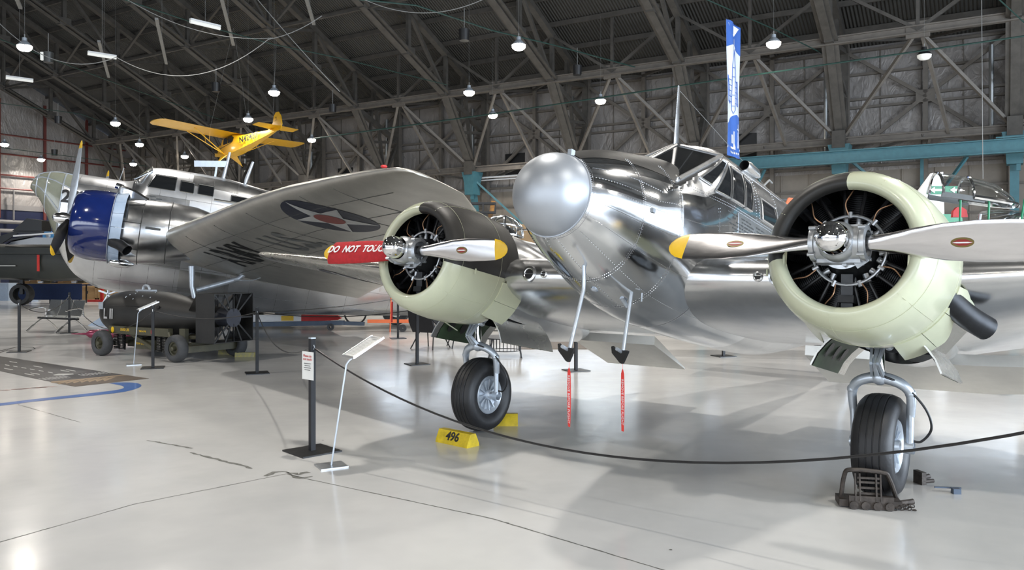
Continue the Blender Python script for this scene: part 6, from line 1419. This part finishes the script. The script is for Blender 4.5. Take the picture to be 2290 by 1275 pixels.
m.tube([(0, 0, .0), (0, 0, .6)], .04, 6); obj1('fan_rotor', gp(243, 690), 'pale grey and white fan-like rotor beside the bomb nose', 'rotor', m, M['steelp'])
m = MB(); m.prism([(-.45, 0), (.35, 0), (.4, .45), (.25, .45)], (0, 0, 0), (1, 0, 0), (0, 0, 1), .2); m.prism([(.1, .4), (.4, .4), (.4, .8), (.3, .8)], (0, 0, 0), (1, 0, 0), (0, 0, 1), .06); obj1('model_fin', gp(238, 727), 'blue-grey finned model on the floor behind the bomb', 'model', m, M['ltblue'])
m = MB(); m.lathe([(0, .01), (.35, .03), (.45, .10), (.62, .11), (1.0, .11), (1.1, .08), (1.9, .07)], (0, 0, .12), (1, 0, 0), 14); obj1('pink_cylinder', gp(160, 758), 'glossy pink-red pointed cylinder lying behind the trailer wheel', 'cylinder', m, mat('pink_gloss', (.30, .05, .10), .25, .3))
m = MB()
for k in range(7): m.box((0, 0, .3+k*.25), (.4, .05, .08))
for x in (-.2, .2): m.box((x, 0, 1.0), (.05, .08, 2.0))
obj1('louvred_panel', gp(163, 652), 'pale louvred panel standing below the bomber nose', 'panel', m, M['whitewall'])
# long dark clutter under the jet: ground equipment with individual shapes
for px, py, w_, h, d_, mt, lab in ((20, 668, 1.6, .5, .6, 'brownc', 'brown wooden trolley at the far left edge'), (44, 662, .9, .95, .6, 'blk', 'black cabinet beneath the camouflaged jet'), (95, 655, 1.0, 1.2, .5, 'dark', 'dark equipment rack behind the display table'), (150, 650, 1.2, 1.3, .6, 'blk', 'black shelving below the bomber nose'), (330, 662, 1.6, 1.0, .6, 'dark', 'dark cabinet seen above the bomb'), (8, 672, 1.0, .9, .8, 'ltblue', 'pale blue fairing on the floor at the left edge')):
    m = MB(); m.box((0, 0, h*.5), (w_, d_, h)); m.box((0, -d_/2-.01, h*.7), (w_*.85, .02, h*.1)); m.box((0, -d_/2-.01, h*.35), (w_*.85, .02, h*.1)); obj1('equipment_case', gp(px, py), lab, 'equipment', m, M[mt])
# silver mesh bench
B = gp(112, 742); bn = empty('bench_seat', B, 'four-seat silver mesh bench with chrome legs at the left', 'bench', rz=-.45)
m = MB(); m.bar((-.55, .05, .36), (1.05, .05, .36), .07, .05); m.build('beam', M['blk'], bn)
for k in range(3):
    x = -.25+k*.48; m = MB(); m.loft([[V((x+s_*.22, y, z)), V((x+s_*.22, y+.012, z+.012))] for s_ in (-1, 1) for y, z in ()] or [[V((x-.22, y, z)), V((x+.22, y, z)), V((x+.22, y+.015, z-.01)), V((x-.22, y+.015, z-.01))] for y, z in ((-.28, .42), (-.1, .40), (.1, .39), (.2, .43), (.28, .60), (.34, .84))]); m.build('seat_shell', M['mesh'], bn)
for x in (-.35, .85):
    m = MB(); m.tube(spline([(x, .45, .02), (x, .3, .18), (x, .05, .34), (x, -.2, .2), (x, -.42, .02)], 5), .024, 8); m.build('leg', M['chrome'], bn)
for x in (-.52, 1.0): m = MB(); m.tube(spline([(x, .25, .42), (x, .2, .62), (x, -.1, .62), (x, -.25, .58)], 4), .018, 8); m.build('armrest', M['chrome'], bn)
# ================================================================ things under the fuselages, middle distance
tw_ = empty('tow_bar', gp(660, 738), 'long grey steel tow bar on small wheels under the bomber', 'tow bar'); m = MB(); m.bar((-1.7, 0, .14), (1.35, 0, .20), .16, .12); m.bar((.9, 0, .2), (1.9, 0, .17), .1, .1); m.build('bar', M['steeld'], tw_)
for x in (-1.3, 1.0): m = MB(); m.lathe([(-.04, .03), (-.05, .09), (.05, .09), (.04, .03)], (x, -.12, .09), (0, 1, 0), 16); m.build('wheel', M['rubber2'], tw_)
tw_ = empty('tow_bar', gp(640, 731), 'white and dark red tow bar behind the grey one', 'tow bar'); m = MB(); m.box((-.7, 0, .25), (2.3, .1, .2)); m.build('bar', M['white'], tw_); m = MB(); m.prism([(.45, .15), (1.5, .2), (1.6, .25), (1.5, .33), (.45, .35)], (0, -.06, 0), (1, 0, 0), (0, 0, 1), -.12); m.build('red_end', M['redp'], tw_); m = MB(); m.box((.05, -.055, .25), (.35, .01, .14)); m.build('yellow_label', M['yellow'], tw_)
# bicycle standing behind the bomber
bk = empty('bicycle', gp(757, 727), 'bicycle whose two wheels show below the bomber fuselage', 'bicycle')
for x in (-.5, .5): m = MB(); m.tube([(x+.32*cos(a), 0, .35+.32*sin(a)) for a in [2*pi*k/28 for k in range(29)]], .028, 6, cap=False); m.build('wheel', M['blk'], bk)
m = MB(); P = [(-.5, 0, .35), (-.05, 0, .32), (.35, 0, .85), (-.2, 0, .85), (-.05, 0, .32)]; m.tube(P, .018, 6); m.tube([(-.5, 0, .35), (-.2, 0, .85)], .015, 6); m.tube([(.5, 0, .35), (.33, 0, .95)], .018, 6); m.build('frame', M['orange'], bk); m = MB(); m.lathe([(-.02, .1), (.02, .1)], (-.05, -.04, .32), (0, 1, 0), 14); m.bar((-.05, -.06, .32), (-.02, -.06, .15), .02); m.build('crank', M['blk'], bk)
m = MB(); m.prism([(-1.1, .12), (-.9, .35), (-.6, .12), (-.3, .12), (0, .4), (.9, .4), (.9, .05), (.7, .05), (.6, .2), (-1.0, .0)], (0, 0, 0), (1, 0, 0), (0, 0, 1), .8); m.box((0, .4, .55), (2.2, .8, .35)); obj1('ground_cart', gp(640, 717), 'low black ground cart under the bomber belly', 'cart', m, M['blk'])
m = MB(); m.lathe([(-.12, .2), (-.15, .38), (0, .42), (.15, .38), (.12, .2)], (0, 0, .42), (0, 1, 0), 24); m.bar((0, 0, .4), (0, 0, 1.3), .12); obj1('spare_wheel', gp(885, 727), 'dark aircraft wheel beyond the far stanchion', 'wheel', m, M['rubber2'])
tw_ = empty('orange_tow_bar', gp(885, 742), 'orange tow bar with a small wheel by the far stanchion', 'tow bar'); m = MB(); m.bar((-.75, 0, .28), (1.0, 0, .28), .09); m.tube([(-.15, 0, 0), (-.12, 0, 1.0)], .02, 6); m.build('bar', M['orange'], tw_); m = MB(); m.lathe([(-.03, .02), (-.03, .1), (.03, .1), (.03, .02)], (.2, -.1, .1), (0, 1, 0), 14); m.build('wheel', M['blk'], tw_); m = MB(); m.tube([(.5, -.1, .2), (.8, -.1, .6), (1.0, -.1, .55)], .02, 6); m.box((.72, -.12, .62), (.14, .1, .16)); m.build('hitch', M['ltblue'], tw_)
# dark modern armchairs and low table behind the near wheel
def chair(px, py, lab, rz, sc=1):
    c = empty('lounge_chair', gp(px, py), lab, 'chair', 'dark lounge chairs', rz=rz); m = MB()
    m.loft([[V((x*w_, y, z)) for x in (-1, 1)]+[V((x*w_, y+.04, z-.03)) for x in (1, -1)] for y, z, w_ in ((-.32, .42, .30), (-.05, .36, .30), (.18, .38, .30), (.30, .60, .31), (.38, .92, .28))]); m.build('shell', M['charcoal'], c)
    for sx in (-1, 1): m = MB(); m.loft([[V((sx*.30, y, z)), V((sx*.30, y, z2)), V((sx*.32, y, z2)), V((sx*.32, y, z))] for y, z, z2 in ((-.30, .42, .56), (.0, .36, .62), (.33, .62, .85))]); m.build('arm', M['charcoal'], c)
    for sx in (-1, 1):
        for y0, y1 in ((-.15, -.32), (.12, .30)): m = MB(); m.tube([(sx*.18, y0, .37), (sx*.29, y1, 0)], .013, 6); m.build('leg', M['blk'], c)
M['charcoal'] = mat('charcoal_shell', (.02, .02, .023), .55, 0, .1)
chair(962, 779, 'dark lounge chair nearest the stanchion, under the cream cowling', 2.6); chair(1035, 776, 'dark lounge chair left of the near landing gear leg', 3.4)
tb = empty('low_table', gp(1130, 797), 'low dark table with wire sides behind the near landing gear', 'table'); m = MB(); m.lathe([(0, .48), (.02, .48), (.02, .001)], (0, 0, .36), (0, 0, 1), 32); m.build('table_top', M['charcoal'], tb)
m = MB()
for k in range(26): a = 2*pi*k/26; m.tube([(.3*cos(a), .3*sin(a), .12), (.3*cos(a), .3*sin(a), .36)], .006, 4)
m.tube([(.3*cos(a), .3*sin(a), .12) for a in [2*pi*k/26 for k in range(27)]], .008, 5, cap=False); m.build('wire_side', M['blk'], tb)
for k in range(4): a = pi/4+k*pi/2; m = MB(); m.tube([(.34*cos(a), .34*sin(a), .36), (.44*cos(a), .44*sin(a), 0)], .014, 6); m.build('leg', M['blk'], tb)
obj1('floor_rug', gp(1290, 772), 'dark patterned mat on the floor beyond the silver belly', 'mat', MB().box((0, 0, .006), (2.6, 1.8, .012)), M['rugb'])
